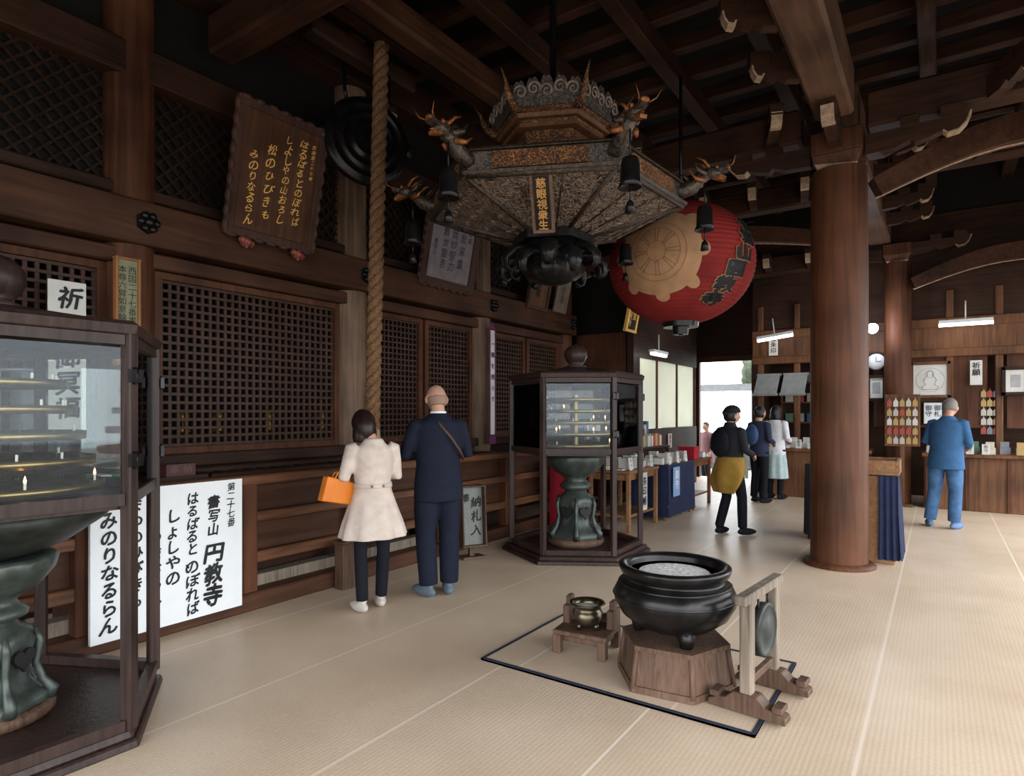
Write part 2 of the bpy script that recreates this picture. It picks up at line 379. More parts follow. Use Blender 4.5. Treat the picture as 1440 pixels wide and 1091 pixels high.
beam((CX,2.1,4.66),(.34,9.4,.46),W_BEAML,'huge worn timber beam resting on the round column')
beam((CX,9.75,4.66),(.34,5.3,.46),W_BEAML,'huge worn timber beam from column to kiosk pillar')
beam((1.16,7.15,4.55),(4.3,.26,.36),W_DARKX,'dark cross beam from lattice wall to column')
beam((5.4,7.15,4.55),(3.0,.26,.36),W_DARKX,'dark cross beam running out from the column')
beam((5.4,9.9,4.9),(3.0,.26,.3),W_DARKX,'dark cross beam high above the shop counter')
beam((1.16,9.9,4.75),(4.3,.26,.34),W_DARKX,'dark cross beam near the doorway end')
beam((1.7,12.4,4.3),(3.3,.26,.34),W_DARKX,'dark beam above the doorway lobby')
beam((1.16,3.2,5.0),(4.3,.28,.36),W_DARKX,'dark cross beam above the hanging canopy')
beam((.35,4.4,5.2),(.24,5.0,.26),W_REDY,'dark reddish beam running beside the gong rope')
for (x,y,z,r,s_) in [(CX-.25,7.05,4.12,pi,.8),(CX+.25,7.05,4.12,0,.8),(CX,7.4,4.19,pi/2,.8),(CX,6.85,4.2,-pi/2,.55),
    (3.0,7.03,4.40,-1.2,.45),(1.5,7.03,4.40,-1.2,.45),(.8,7.03,4.40,-1.2,.45),(.1,7.03,4.40,-1.2,.45),(3.50,5.9,4.48,-2.7,.4),(3.50,5.0,4.48,-2.7,.4),(3.50,4.1,4.48,-2.7,.4),
    (2.9,9.78,4.62,-1.4,.5),(2.2,9.78,4.62,-1.4,.5),(1.5,9.78,4.62,-1.4,.5),(2.6,12.28,4.16,-1.5,.5),(1.9,12.28,4.16,-1.5,.5),
    (3.82,8.2,4.5,.3,.6),(3.82,9.0,4.5,.25,.6),(3.82,10.4,4.5,.1,.6),(3.82,11.3,4.5,.1,.6),(4.1,12.35,4.22,0,.8),(3.7,12.3,4.16,pi,.7),
    (XW+.1,4.9,4.7,0,.6),(XW+.1,7.35,4.7,0,.6),(XW+.1,9.85,4.4,0,.6),(4.9,7.03,4.40,-1.0,.5),(5.7,7.03,4.40,-1.0,.5),(4.9,9.78,4.77,-1.0,.55),(5.7,9.78,4.77,-1.0,.55)]:
    arm((x,y,z),r,s_,.11+.07*s_,.08+.05*s_)
def curved_beam(p0,p1,rise,rad,label):
    mb=MB(); P=[]
    for i in range(15):
        t=i/14; p=Vector(p0).lerp(Vector(p1),t); p.z+=rise*sin(pi*t); P.append(p)
    mb.tube(P,[rad*(.8+.35*sin(pi*i/14)) for i in range(15)],4,0,flat=1.2,sm=False)
    mb.tube([p+Vector((0,0,-rad*.9*(.8+.35*sin(pi*i/14))))for i,p in enumerate(P)],.012,6,1)
    return obj(mb,'rainbow_beam',[W_REDY,W_CREAM],label=label,cat='beam',group='curved rainbow beams')
curved_beam((CX+.3,7.35,3.85),(6.9,8.6,3.9),.5,.14,'curved rainbow beam with pale lower edge')
curved_beam((4.15,12.3,3.7),(6.9,12.3,3.7),.35,.13,'curved rainbow beam over the kiosk')
curved_beam((XW+.25,9.9,4.0),(CX-.3,9.9,4.0),.35,.13,'curved rainbow beam near the doorway end')
o=obj(MB().lathe([(.2,0),(.2,4.1)],32),'wooden_pillar',W_RED,loc=(3.92,12.46,0),label='round wooden pillar at the kiosk front',cat='pillar')
mb=MB(); bearing(mb,(0,0,4.1),.4,.3); obj(mb,'capital',[W_RED,W_CREAM],o)
# ---------------------------------------------------------------- barrier railing
g=empty('wooden_railing','long brown wooden offering-hall railing with panels','railing',(0,0,0))
Y0,Y1=.2,7.7
obj(MB().box((0,(Y0+Y1)/2,1.02),(.16,Y1-Y0,.075)),'top_rail',W_RAIL,g,bevel=.012)
obj(MB().box((0,(Y0+Y1)/2,.72),(.09,Y1-Y0,.08)),'middle_rail',W_RAIL,g,bevel=.01)
obj(MB().box((0,(Y0+Y1)/2,.40),(.08,Y1-Y0,.09)),'lower_rail',W_RAIL,g,bevel=.01)
obj(MB().box((.0,(Y0+Y1)/2,.07),(.18,Y1-Y0,.14)),'sill',W_REDY,g,bevel=.012)
for y in [.6,1.7,2.83,3.9,5.1,6.38,7.62]:
    obj(MB().box((.0,y,.54),(.115,.13,.98)),'post',W_RED,g,bevel=.01)
obj(MB().box((-.06,(Y0+Y1)/2,.56),(.03,Y1-Y0,.3)),'panel',W_REDY,g); obj(MB().box((-.06,(Y0+Y1)/2,.86),(.03,Y1-Y0,.26)),'panel',W_REDY,g)
obj(MB().box((-.13,3,.18),(.12,4.6,.1)),'step',W_GREYW,g)
g=empty('offering_box','large dark wooden offering box behind the railing','offering box',(-.58,3.84,0))
obj(MB().box((0,0,.5),(.62,2.2,.9)),'box',W_DARKY,g,bevel=.01)
obj(MB().box((.3,0,1.0),(.06,2.3,.13)).box((-.3,0,1.0),(.06,2.3,.13)).box((0,1.12,1.0),(.6,.06,.13)).box((0,-1.12,1.0),(.6,.06,.13)),'rim',W_DARKY,g,bevel=.008)
mb=MB()
for i in range(16): mb.box((0,-1.05+i*.14,1.0),(.56,.05,.06))
mb.box((0,0,.98),(.06,2.2,.03)); obj(mb,'grating',W_DARK,g)
g=empty('offering_box','second dark wooden offering box behind the railing','offering box',(-.58,6.3,0))
obj(MB().box((0,0,.47),(.6,1.5,.94)).box((0,0,.97),(.66,1.56,.06)),'box',W_DARKY,g,bevel=.01)
# ---------------------------------------------------------------- sign builder
def sign(name,label,cat,w,h,loc,rz,tilt=0,board=WHITE,fr=None,fw=0,cols=(),ink=INK,off=.0,thick=.03,group=None,wavy=0,bold=0,brush=0):
    g=empty(name,label,cat,loc,(tilt,0,rz),group)
    obj(MB().box((0,thick/2,h/2),(w,thick,h)),'board',board,g)
    if fr:
        mb=MB()
        for sx in(-1,1): mb.box((sx*(w/2+fw/2-.005),thick*.3,h/2),(fw,thick*2.2,h+2*fw))
        for zz in(-fw/2+.005,h+fw/2-.005): mb.box((0,thick*.3,zz),(w+2*fw,thick*2.3,fw))
        if wavy:
            for sx in(-1,1):
                for k in range(9): mb.ball((sx*(w/2+fw*.9),0,h*k/8),(fw*.35,thick*1.3,h/18),8,6)
            for k in range(7):
                for zz in (-fw*.9,h+fw*.9): mb.ball((w*(k/6-.5),0,zz),(w/14,thick*1.3,fw*.35),8,6)
        obj(mb,'frame',fr,g,bevel=.006)
    if cols:
        mb=MB()
        for c in cols:
            s,x,zt,sz=c[:4]; vtext(mb,s,x,zt,sz,-.003,off=off,pitch=c[4] if len(c)>4 else 1.0,bold=(c[5] if len(c)>5 else bold),brush=brush)
        obj(mb,'lettering',ink,g)
    return g
R90=pi/2
sign('poem_signboard','large white board with black brush-written temple poem','sign',1.02,.96,(.15,2.19,.09),R90,0,WHITE,None,0,
  [('第二十七番',.42,.94,.066,1.0,.018),('書写山',.285,.86,.098,1.02,.03),('円教寺',.285,.52,.155,1.0,.038),('はるばると、',.13,.90,.094,.95,.028),('のぼれば',.13,.42,.10,.98,.028),('しょしやの',-.005,.80,.105,1.02,.028),('やまおろし',-.125,.66,.10,1.02,.028),('まつのひびきも',-.245,.90,.10,1.05,.028),('みのりなるらん',-.405,.83,.112,1.0,.032)],brush=.7)
WP=wood('plaque_brown_wood',(.038,.016,.008),(.12,.053,.027),'z',2)
WPF=wood('plaque_frame_wood',(.030,.013,.009),(.09,.044,.031),'z',4)
sign('poem_plaque','brown wooden plaque with gold brush poem and wavy frame','plaque',.82,1.08,(XW+.34,3.64,3.27),R90,.2,WP,WPF,.08,
  [('西国第二十七番',.35,.98,.042,1.2,.01),('はるばるとのぼれば',.23,1.0,.098,.96,.010),('しよしやの山おろし',.07,.98,.094,1.0,.010),('松のひびきも',-.10,.84,.105,1.15,.010),('みのりなるらん',-.27,.74,.098,1.0,.010)],GOLD,wavy=1,brush=1.5)
RC=carved('red_carving',(.12,.02,.015),(.4,.12,.08),40)
for dy in(-.28,.28):
    mb=MB().ball((0,0,0),(.06,.05,.05),10,8).ball((0,.05,-.01),(.04,.035,.035),8,6).ball((.02,-.05,.01),(.04,.035,.03),8,6).tube([(0,0,-.02),(.02,0,-.06)],[.03,.01],8)
    obj(mb,'carved_bracket',RC,loc=(XW+.35,3.64+dy,3.150),label='small red carved rest holding the poem plaque',cat='ornament',group='plaque rests')
sign('framed_plaque','pale grey silk plaque in ornate dark frame on the wall','plaque',.86,.92,(XW+.3,6.30,3.3),R90,.2,SILK,WPF,.11,
  [('奉納額',.34,.82,.07,1.3),('慈悲深重',.20,.84,.13,1.3),('観音妙智力',.03,.84,.13,1.1),('能救世間苦',-.14,.82,.12,1.15),('書写山',-.32,.5,.07)],plain('dark_violet_ink',(.05,.045,.08),.6),bold=.016,wavy=1,brush=.6)
sign('framed_plaque','red-brown wooden plaque with dark writing on the beam','plaque',.5,.66,(XW+.3,8.55,3.28),R90,.2,W_ORNG,WPF,.06,[('奉納',.14,.6,.1),('大悲閣',-.04,.6,.15)],INK,bold=.02)
sign('framed_plaque','pale wooden fan-shaped plaque with faded writing','plaque',.42,.66,(XW+.3,9.28,3.28),R90,.22,W_GREYW,None,0,[('大悲殿',.0,.6,.15)],plain('faded_ink',(.06,.035,.025),.6),bold=.01)
sign('gold_framed_tablet','black tablet with gold lettering and gold border','plaque',.34,.5,(.12,9.95,2.98),R90,.2,INK,GOLD,.045,[('金堂',.07,.47,.15),('納経所',-.09,.44,.13)],GOLD,bold=.015)
sign('hanging_board','pale green board with orange edge and writing','sign',.16,.85,(XW+.24,2.38,1.95),R90,0,plain('pale_green_board',(.22,.21,.12),.6),plain('orange_paint',(.28,.11,.035),.6),.02,[('西国二十七番書写山',.035,.8,.068),('本尊六臂如意輪観音',-.04,.8,.065)],INK)
sign('paper_notice','tall white paper notice with bold black writing','notice',.25,1.15,(XW+.24,1.955,1.40),R90,0,PAPER,None,0,[('祈',.02,1.11,.17,1,.03),('御冥福',.0,.66,.18,1.06,.028)],INK,thick=.01,brush=.6)
g=empty('hanging_banner','narrow white banner with purple edges hanging on pillar','banner',(XW+.3,7.32,1.1),(0,0,R90))
mb=MB(); mb.box((0,0,.9),(.10,.008,1.55),0); mb.box((-.065,0,.9),(.03,.01,1.6),1).box((.065,0,.9),(.03,.01,1.6),1).box((0,0,.06),(.16,.01,.14),1).plate([(-.08,1.66),(.08,1.66),(0,1.8)],-.004,.004,1); obj(mb,'cloth',[PAPER,PURP],g)
mb=MB(); vtext(mb,'一隅を照らす',0,1.5,.085,-.01,pitch=1.9,bold=.02); obj(mb,'lettering',INK,g)
GRN=carved('grey_patterned_paper',(.07,.078,.066),(.24,.25,.225),110,.7,0,.1)
g=sign('votive_slip_box','grey-green finely patterned votive slip box with black lettering','sign',.25,.62,(.42,5.18,.14),R90-.5,-.08,GRN,W_GREYB,.018,[('奉',-.07,.55,.1),('納札入',.05,.52,.125,1.2)],INK,thick=.1,bold=.03,brush=.8)
obj(MB().box((0,.05,-.07),(.05,.05,.14)).box((0,.05,-.125),(.26,.22,.02)),'stand',W_GREYB,g)
obj(MB().box((0,.06,.2),(.17,.12,.4)).box((0,.06,.41),(.20,.14,.03)),'wooden_box',W_GREYB,loc=(.24,3.68,0),rot=(0,0,R90),label='small brown wooden box standing against the railing',cat='box',bevel=.006)
obj(MB().box((-.48,2.20,.52),(.5,.84,1.04)).box((-.48,2.20,1.055),(.54,.88,.03)),'side_cabinet',W_DARKY,label='low dark cabinet behind the railing holding leaflets',cat='cabinet')
g=empty('collection_box','small dark red collection box with faded lettering','box',(-.30,2.44,1.07),(0,0,R90))
obj(MB().box((0,0,.045),(.22,.13,.09)),'box',plain('faded_red_lacquer',(.05,.012,.010),.5),g)
mb=MB()
for i,ch in enumerate('奉納'): vtext(mb,ch,-.05+i*.1,.085,.07,-.067)
obj(mb,'lettering',plain('faded_lettering',(.13,.07,.05),.7),g)
GRP=plain('green_paper',(.08,.18,.10),.8)
for i in range(4):
    obj(MB().box((0,0,.012),(.2,.14,.024)),'leaflet_stack',[PAPER,GRP,W_TAN][i%3],loc=(-.60+.02*i,2.0+.16*i,1.07),rot=(0,0,.3*i),label='small stack of paper leaflets on the offering ledge',cat='leaflets',group='leaflet stacks behind railing')
AG=plain('altar_gold_glow',(.5,.27,.06),.3,.8,emis=.04)  # slight emission stands in for glimmer on the gilding
for i,(y,z) in enumerate([(2.9,1.33),(3.3,1.33),(3.7,1.33),(4.1,1.33),(4.8,1.33),(5.6,1.33),(6.3,1.33)]):
    mb=MB().lathe([(.0,0),(.07,.01),(.03,.05),(.03,.12),(.05,.16),(.05,.2),(.03,.24),(0,.26)],16)
    obj(mb,'altar_lamp',AG,loc=(-2.6,y,z-.01),label='gilded altar lamp with emissive glimmer behind the lattice',cat='altar lamp',group='gilded altar lamps')
obj(MB().box((-2.7,4.3,.66),(.7,5.2,1.32)),'altar_table',W_DARKY,label='long dark altar table inside the sanctum',cat='table')
# ---------------------------------------------------------------- rope & gong
def rope(p0,p1,R,turns):
    mb=MB(); p0=Vector(p0);p1=Vector(p1); n=int(turns*18)
    for k in range(3):
        P=[]
        for i in range(n+1):
            t=i/n; a=2*pi*(turns*t+k/3); c=p0.lerp(p1,t); P.append(c+Vector((cos(a),sin(a),0))*R*.5)
        mb.tube(P,R*.54,8,0)
    return mb
ROPE=plain('straw_rope_fibre',(.16,.082,.038),.85,var=.4,scale=40,bump=.7)
g=empty('bell_rope','thick twisted straw rope hanging from the ceiling gong','rope',(0,0,0))
obj(rope((-.2,4.33,1.38),(-.2,4.47,5.7),.078,13),'rope',ROPE,g)
obj(MB().lathe([(.07,0),(.085,.05),(.09,.2),(.075,.34),(.05,.4)],16,0,(-.2,4.33,1.05)),'rope_end',plain('pale_cloth_binding',(.30,.22,.15),.9,bump=.4),g)
g=empty('temple_gong','large round black metal gong hanging under the beam','gong',(-.46,4.50,4.40),(0,pi/2,-.4))
obj(MB().lathe([(0,-.09),(.30,-.08),(.43,-.05),(.46,-.02),(.46,.02),(.43,.045),(.40,.045),(.39,.06),(.37,.06),(.36,.045),(.30,.05),(.28,.07),(.26,.07),(.25,.055),(.19,.06),(.17,.085),(.15,.085),(.13,.07),(.07,.09),(0,.095)],48),'disc',IRON,g)
for s_ in (-1,1):
    obj(MB().tube([(-.40,s_*.22,0),(-.5,s_*.24,0),(-.76,s_*.24,0)],.02,8),'hanger',IRON,g)
    obj(MB().ball((0,s_*.46,0),(.09,.05,.05),10,8),'side_boss',IRON,g)
beam((-.46,4.45,5.26),(.2,1.4,.2),W_DARKY,'short dark beam carrying the gong')
# ---------------------------------------------------------------- hexagonal glass lamp cases
def hexpt(R,k,rot): a=rot+k*pi/3; return Vector((R*cos(a),R*sin(a),0))
def lamp_case(loc,R,rot,label,bm=.10):
    g=empty('glass_lamp_case',label,'lamp case',loc)
    obj(MB().frus(6,R+bm,R+bm-.01,0,.04,rot).frus(6,R+bm-.03,R+bm-.05,.04,.08,rot),'base',W_CASE,g,bevel=.008)
    for k in range(6):
        p=hexpt(R,k,rot)
        obj(MB().box((p.x,p.y,1.0),(.056,.056,1.84),R=(0,0,rot+k*pi/3)),'post',W_CASE,g,bevel=.006)
    for k in range(6):
        a=hexpt(R,k,rot);b_=hexpt(R,k+1,rot);c=(a+b_)/2;L_=(b_-a).length;an=math.atan2((b_-a).y,(b_-a).x)
        for z,h,t,nm in((1.15,.055,.042,'middle_rail'),(1.885,.045,.042,'top_rail'),(.11,.05,.05,'bottom_rail')): obj(MB().box((c.x,c.y,z),(L_-.05,t,h),R=(0,0,an)),nm,W_CASE,g)
    obj(MB().frus(6,R-.03,R-.03,1.10,1.125,rot),'shelf',W_CASE,g)
    for k in range(6):
        a=hexpt(R,k,rot);b_=hexpt(R,k+1,rot);c=(a+b_)/2;L_=(b_-a).length;an=math.atan2((b_-a).y,(b_-a).x)
        obj(MB().box((c.x,c.y,1.515),(L_-.07,.004,.67),R=(0,0,an)),'glass_pane',GLASS,g)
    for k in (0,1,5):
        p=hexpt(R+.035,k,rot)
        for z in(1.33,1.72): obj(MB().box((p.x,p.y,z),(.02,.075,.06),R=(0,0,rot+k*pi/3)).tube([(p.x,p.y,z-.04),(p.x,p.y,z+.04)],.012,8),'hinge',IRON,g)
    mb=MB().frus(6,R+.04,R+.05,1.91,1.955,rot).frus(6,R+.05,R+.02,1.955,1.975,rot)
    mb.lathe([(R+.02,1.975),(R*.72,2.0),(R*.45,2.03),(R*.2,2.06),(.001,2.07)],6,0,rot=rot,sm=False)
    obj(mb,'roof',W_CASE,g,bevel=.005)
    mb=MB().lathe([(.10,2.05),(.12,2.07),(.07,2.09),(.10,2.12),(.125,2.18),(.12,2.24),(.08,2.29),(.03,2.31),(0,2.33)],20,mod=lambda a,z:1+.05*cos(10*a) if 2.1<z<2.3 else 1)
    obj(mb,'finial',W_CASE,g)
    return g
def lotus_stand(loc,label,sc=1.13):
    g=empty('bronze_lotus_stand',label,'lamp stand',loc,scale=sc)
    obj(MB().lathe([(.26,0),(.28,.02),(.28,.05),(.25,.07)],32),'foot_plate',W_GREYB,g)
    mb=MB().lathe([(.24,.07),(.245,.11),(.20,.14),(.155,.2),(.15,.27),(.17,.35),(.185,.42),(.17,.47),(.12,.5),(.10,.53)],40,mod=lambda a,z:1+(.07*cos(6*a) if z<.45 else 0))
    for k in range(6):
        a=k*pi/3; P=[(r*cos(a),r*sin(a),z) for r,z in((.25,.08),(.27,.12),(.22,.18),(.19,.28),(.21,.40),(.19,.47))]
        mb.tube(P,[.035,.03,.022,.018,.02,.012],8)
    obj(mb,'base',BRONZE,g)
    for k in range(6):
        mb=MB(); a=k*pi/3+pi/6; M=Matrix.Rotation(a+R90,4,'Z')@Matrix.Translation((0,-.168,.33))
        P=[]
        for i in range(24):
            t=2*pi*i/24; P.append((.0042*16*sin(t)**3,.0042*(13*cos(t)-5*cos(2*t)-2*cos(3*t)-cos(4*t))))
        mb.plate(P,-.022,.0,0,M)
        obj(mb,'heart_shade_inset',INK,g)  # black plate stands in for the shade inside a heart-shaped hole
    mb=MB().lathe([(.10,.53),(.15,.55),(.16,.58),(.12,.61),(.10,.64),(.14,.68),(.21,.72),(.27,.80),(.285,.86),(.28,.88),(.24,.88),(.1,.87),(.001,.87)],48,mod=lambda a,z:1+(.04*abs(sin(6*a)) if .66<z<.87 else 0))
    obj(mb,'bowl',BRONZE,g); return g
def candle_tiers(loc,label,R0=.42,dr=.09):
    g=empty('tiered_candle_rack',label,'candle rack',loc)
    obj(MB().lathe([(.03,0),(.03,.62)],10),'stem',BRASS,g)
    for j in range(5):
        z=.06+j*.125; r=R0*(1-dr*j)
        obj(MB().lathe([(r-.015,z-.012),(r,z-.018),(r+.004,z+.022),(r-.004,z+.022),(r-.008,z-.004),(.03,z-.004)],36),'tray',BRASS,g)
        n=12
        for i in range(n):
            a=2*pi*i/n+j; p=((r-.04)*cos(a),(r-.04)*sin(a),z)
            obj(MB().lathe([(.018,-.004),(.018,.02)],8,0,p),'candle_cup',IRON,g)
            if random.random()<.3:
                p=(p[0],p[1],z+.015); obj(MB().lathe([(.006,0),(.006,.035)],8,0,p),'candle',WAX,g)
                if random.random()<.3: obj(MB().lathe([(0,.03),(.006,.04),(.005,.05),(0,.068)],8,0,p),'flame',FLAME,g)
    return g
A1=math.radians(27)
lamp_case((.76,1.03,0),.72,A1,'near-black hexagonal wooden candle case with glass panes',.055)
candle_tiers((.76,1.03,1.127),'round brass candle rack with small flames inside the case',.45)
lotus_stand((.76,1.03,.082),'green bronze lotus stand inside the wooden case',.88)
obj(MB().lathe([(.001,.0),(.15,.0),(.30,.06),(.46,.17),(.50,.225),(.48,.23),(.3,.12),(.001,.06)],40),'metal_basin',DGONG,loc=(.76,1.03,.858),label='wide dark metal basin resting on the lotus stand',cat='basin')
lamp_case((1.13,6.15,0),.72,math.radians(31),'dark hexagonal wooden lamp case with lotus finial',.12)
candle_tiers((1.13,6.15,1.127),'tiered brass candle rack inside the glazed case',.46,.05)
lotus_stand((1.13,6.15,.082),'green bronze lotus stand with dark insets for shaded heart holes')
# ---------------------------------------------------------------- hanging canopy lantern
g=empty('hanging_canopy_lantern','ornate hexagonal black bronze canopy with gilded carvings','lantern',(1.87,4.41,0))
RA=math.radians(25); RO=1.04; ZR=3.20
Zt=lambda h: ZR+.06+h*.80
UND=carved('patterned_bronze_panel',(.014,.009,.007),(.21,.15,.11),30,.5,.2,1,.42,.56)
REL=plain('worn_bronze_relief',(.15,.105,.078),.55,.3,var=.5,scale=20)
V=Vector
for k in range(6):
    a=hexpt(RO,k,RA);b_=hexpt(RO,k+1,RA);c=hexpt(.26,k+1,RA);d=hexpt(.26,k,RA)
    A=a+V((0,0,ZR));B=b_+V((0,0,ZR));Cc=c+V((0,0,2.98));D=d+V((0,0,2.98)); up=V((0,0,.03))
    obj(MB().add([A,B,Cc,D,A+up,B+up,Cc+up,D+up],[(0,1,2,3),(7,6,5,4),(0,4,5,1),(1,5,6,2),(2,6,7,3),(3,7,4,0)]),'underside_panel',UND,g)
    fr=MB(); fr.tube([A,D],.020,6); fr.tube([A,B],.022,6); dz=V((0,0,.006))
    for t in(.33,.66): fr.tube([A.lerp(B,t)-dz,D.lerp(Cc,t)-dz],.007,5)
    obj(fr,'rib',RIM,g)
    mb=MB()
    for (s_,t_) in ((.12,.12),(.31,.14),(.5,.12),(.69,.14),(.88,.12),(.17,.34),(.39,.34),(.61,.34),(.83,.34),(.22,.56),(.5,.56),(.78,.56),(.35,.78),(.65,.78)):
        E=A.lerp(B,s_).lerp(D.lerp(Cc,s_),t_); ux=(B-A).normalized(); uy=(D-A+Cc-B).normalized()
        for sg in(-1,1):
            P=[]
            for i in range(12):
                q=i/11; r=.045*(1-q*.75)*(1-.35*t_); aa=q*2.4*pi; P.append(E+ux*sg*(r*cos(aa)+.012)+uy*r*sin(aa)-V((0,0,.006)))
            mb.tube(P,[.0065*(1-.5*i/11) for i in range(12)],5)
    obj(mb,'embossed_scroll',REL,g)
mb=MB().frus(6,RO+.03,RO+.045,ZR,ZR+.028,RA).frus(6,RO-.02,RO,ZR+.028,ZR+.17,RA,1).frus(6,RO+.035,RO+.02,ZR+.17,ZR+.195,RA)
mb.lathe([(RO,ZR+.19),(.75,ZR+.24),(.45,ZR+.32),(.36,Zt(.42))],6,0,rot=RA,sm=False)
obj(mb,'eave_band',[RIM,IRONC],g,bevel=.004)
for k in range(6):
    a=hexpt(RO-.005,k,RA);b_=hexpt(RO-.005,k+1,RA);c=(a+b_)/2;an=math.atan2((b_-a).y,(b_-a).x)
    n=c.normalized()
    obj(MB().box((c.x+n.x*.004,c.y+n.y*.004,ZR+.10),(.66,.03,.115),R=(0,0,an)),'gilded_panel',GOLDC,g)
mb=MB().frus(6,.42,.42,Zt(.40),Zt(.46),RA).frus(6,.36,.36,Zt(.46),Zt(.62),RA,1).frus(6,.44,.44,Zt(.62),Zt(.66),RA).frus(6,.40,.42,Zt(.66),Zt(.70),RA,1).frus(6,.46,.48,Zt(.70),Zt(.74),RA).frus(6,.44,.50,Zt(.74),Zt(.80),RA,1)
obj(mb,'upper_tier',[W_ORNG,GOLDC],g,bevel=.004)
SCR=plain('pale_worn_scroll_metal',(.20,.155,.125),.6,.2,var=.5,scale=20)
LACE=carved('lacy_carved_metal',(.012,.009,.007),(.10,.075,.058),30,.5,.2,1,.44,.60)
for k in range(6):
    a=hexpt(.49,k,RA);b_=hexpt(.49,k+1,RA);c=(a+b_)/2;an=math.atan2((b_-a).y,(b_-a).x);L_=(b_-a).length
    M=Matrix.Translation((c.x,c.y,Zt(.80)-.01))@Matrix.Rotation(an,4,'Z')@Matrix.Rotation(.18,4,'X')
    P=[(-L_/2,0)]
    for i in range(61):
        t=i/60; P.append(((t-.5)*L_*1.1,.10+.055*abs(sin(t*pi*5))+.025*abs(sin(t*pi*10))+.04*sin(pi*t)))
    P.append((L_/2,0)); obj(MB().plate(P,-.012,.012,0,M),'cresting_plate',LACE,g)
    mt_=MB()
    for q in range(5):
        cx=(q-2)*L_/4.9; sgn=1 if q%2 else -1
        SP=[]
        for i in range(20):
            t=i/19; r=.052*(1-t*.8); aa=t*2.8*pi; SP.append((cx+r*cos(aa)*sgn,-.02,.10+.02*(q%2)+r*sin(aa)))
        rr=[.011*(1-.5*i/19) for i in range(20)]
        mt_.tube(SP,rr,6,0,M); mt_.tube([(p[0],-p[1],p[2]) for p in SP],rr,6,0,M)
    obj(mt_,'cresting_scroll',SCR,g)
    p=hexpt(1,k,RA)
    P=[p*r+V((0,0,z)) for r,z in((.47,Zt(.76)),(.55,Zt(.83)),(.59,Zt(.91)),(.61,Zt(.99)),(.66,Zt(1.08)))]
    obj(MB().tube(P,[.038,.03,.022,.013,.004],8),'gilded_horn',GOLDC,g)
mb=MB().lathe([(.30,Zt(.78)),(.22,Zt(.88)),(.1,Zt(.94)),(.03,Zt(.98)),(.025,5.35)],12); obj(mb,'suspension_rod',IRON,g)
ORNG=plain('gilt_dragon_paint',(.19,.065,.02),.45,.3,var=.7,scale=30)
def dragon(k):
    a=RA+k*pi/3; M=Matrix.Translation((RO*cos(a),RO*sin(a),ZR+.12))@Matrix.Rotation(a,4,'Z')@Matrix.Scale(.78,4)
    mb=MB()
    mb.tube([(-.15,0,-.02),(0,0,.0),(.1,0,.04),(.17,0,.12),(.24,0,.16)],[.06,.075,.075,.07,.06],10,0,M)
    mb.ball((.29,0,.17),(.09,.065,.06),12,8,0,M=M)
    mb.box((.38,0,.185),(.13,.075,.04),0,R=(0,-.25,0),M=M); mb.ball((.44,0,.215),(.03,.045,.025),8,6,1,M=M)
    mb.box((.36,0,.11),(.13,.06,.03),1,R=(0,.3,0),M=M); mb.tube([(.30,0,.14),(.38,0,.14),(.43,0,.12)],[.02,.018,.006],6,1,M)
    for s_ in(-1,1):
        mb.tube([(.26,s_*.04,.21),(.2,s_*.06,.28),(.13,s_*.07,.31)],[.018,.014,.004],6,1,M)
        mb.ball((.33,s_*.05,.21),.02,8,6,1,M=M)
        mb.tube([(.22,s_*.06,.14),(.14,s_*.11,.17),(.10,s_*.12,.24)],[.03,.022,.004],6,0,M)
        mb.tube([(.20,s_*.06,.08),(.12,s_*.12,.08),(.06,s_*.14,.13)],[.03,.02,.004],6,1,M)
        mb.tube([(.4,s_*.03,.2),(.48,s_*.08,.22),(.5,s_*.12,.29)],[.008,.006,.002],5,1,M)
    for j in range(5): mb.tube([(.2-.07*j,0,.18-.04*j),(.15-.07*j,0,.24-.04*j),(.10-.07*j,0,.25-.04*j)],[.02,.014,.003],6,j%2,M)
    return mb
for k in range(6):
    obj(dragon(k),'dragon_head',[IRONC,ORNG],g)
    a=RA+k*pi/3; p=(1.21*cos(a),1.21*sin(a),ZR-.0)
    mb=MB().tube([(p[0],p[1],p[2]+.2),(p[0],p[1],p[2])],.006,6)
    mb.lathe([(.018,0),(.05,-.01),(.06,-.05),(.065,-.16),(.08,-.2),(.07,-.2),(.0,-.17)],16,0,p)
    mb.tube([(p[0],p[1],p[2]-.17),(p[0],p[1],p[2]-.28)],.006,6); mb.lathe([(.0,-.27),(.025,-.3),(.035,-.36),(0,-.36)],8,0,p)
    obj(mb,'wind_bell',IRON,g)
LOT=plain('black_lotus_metal',(.014,.013,.013),.32,.6,var=.5,scale=16,bump=.35)
mb=MB().frus(6,.34,.34,2.93,3.0,RA).frus(6,.3,.26,2.87,2.93,RA)
mb.lathe([(.26,2.87),(.24,2.83),(.22,2.77),(.25,2.72),(.20,2.66),(.1,2.62),(0,2.61)],48,mod=lambda a,z:1+.08*abs(sin(8*a)))
for k in range(12):
    a=RA+k*pi/6; u=V((cos(a),sin(a),0)); q=.0 if k%2 else -.05; tq=V((-sin(a),cos(a),0))
    P=[u*r+V((0,0,z+q)) for r,z in((.12,2.86),(.24,2.89),(.35,2.87),(.42,2.80),(.42,2.73),(.38,2.70),(.35,2.74))]
    mb.tube(P,[.05,.07,.075,.062,.045,.028,.010],8,0,flat=.5)
    for sg in(-1,1):
        P2=[p+tq*sg*w_ for p,w_ in zip(P,(.03,.055,.062,.052,.036,.02,.0))]; mb.tube(P2,.010,5)
    mb.tube([p+u*.02+V((0,0,.005)) for p in P],.008,5)
obj(mb,'lotus_base',LOT,g)
best=min(range(6),key=lambda k:(hexpt(1,k,RA)+hexpt(1,k+1,RA)).dot(V((-2.56,4.31,0))))
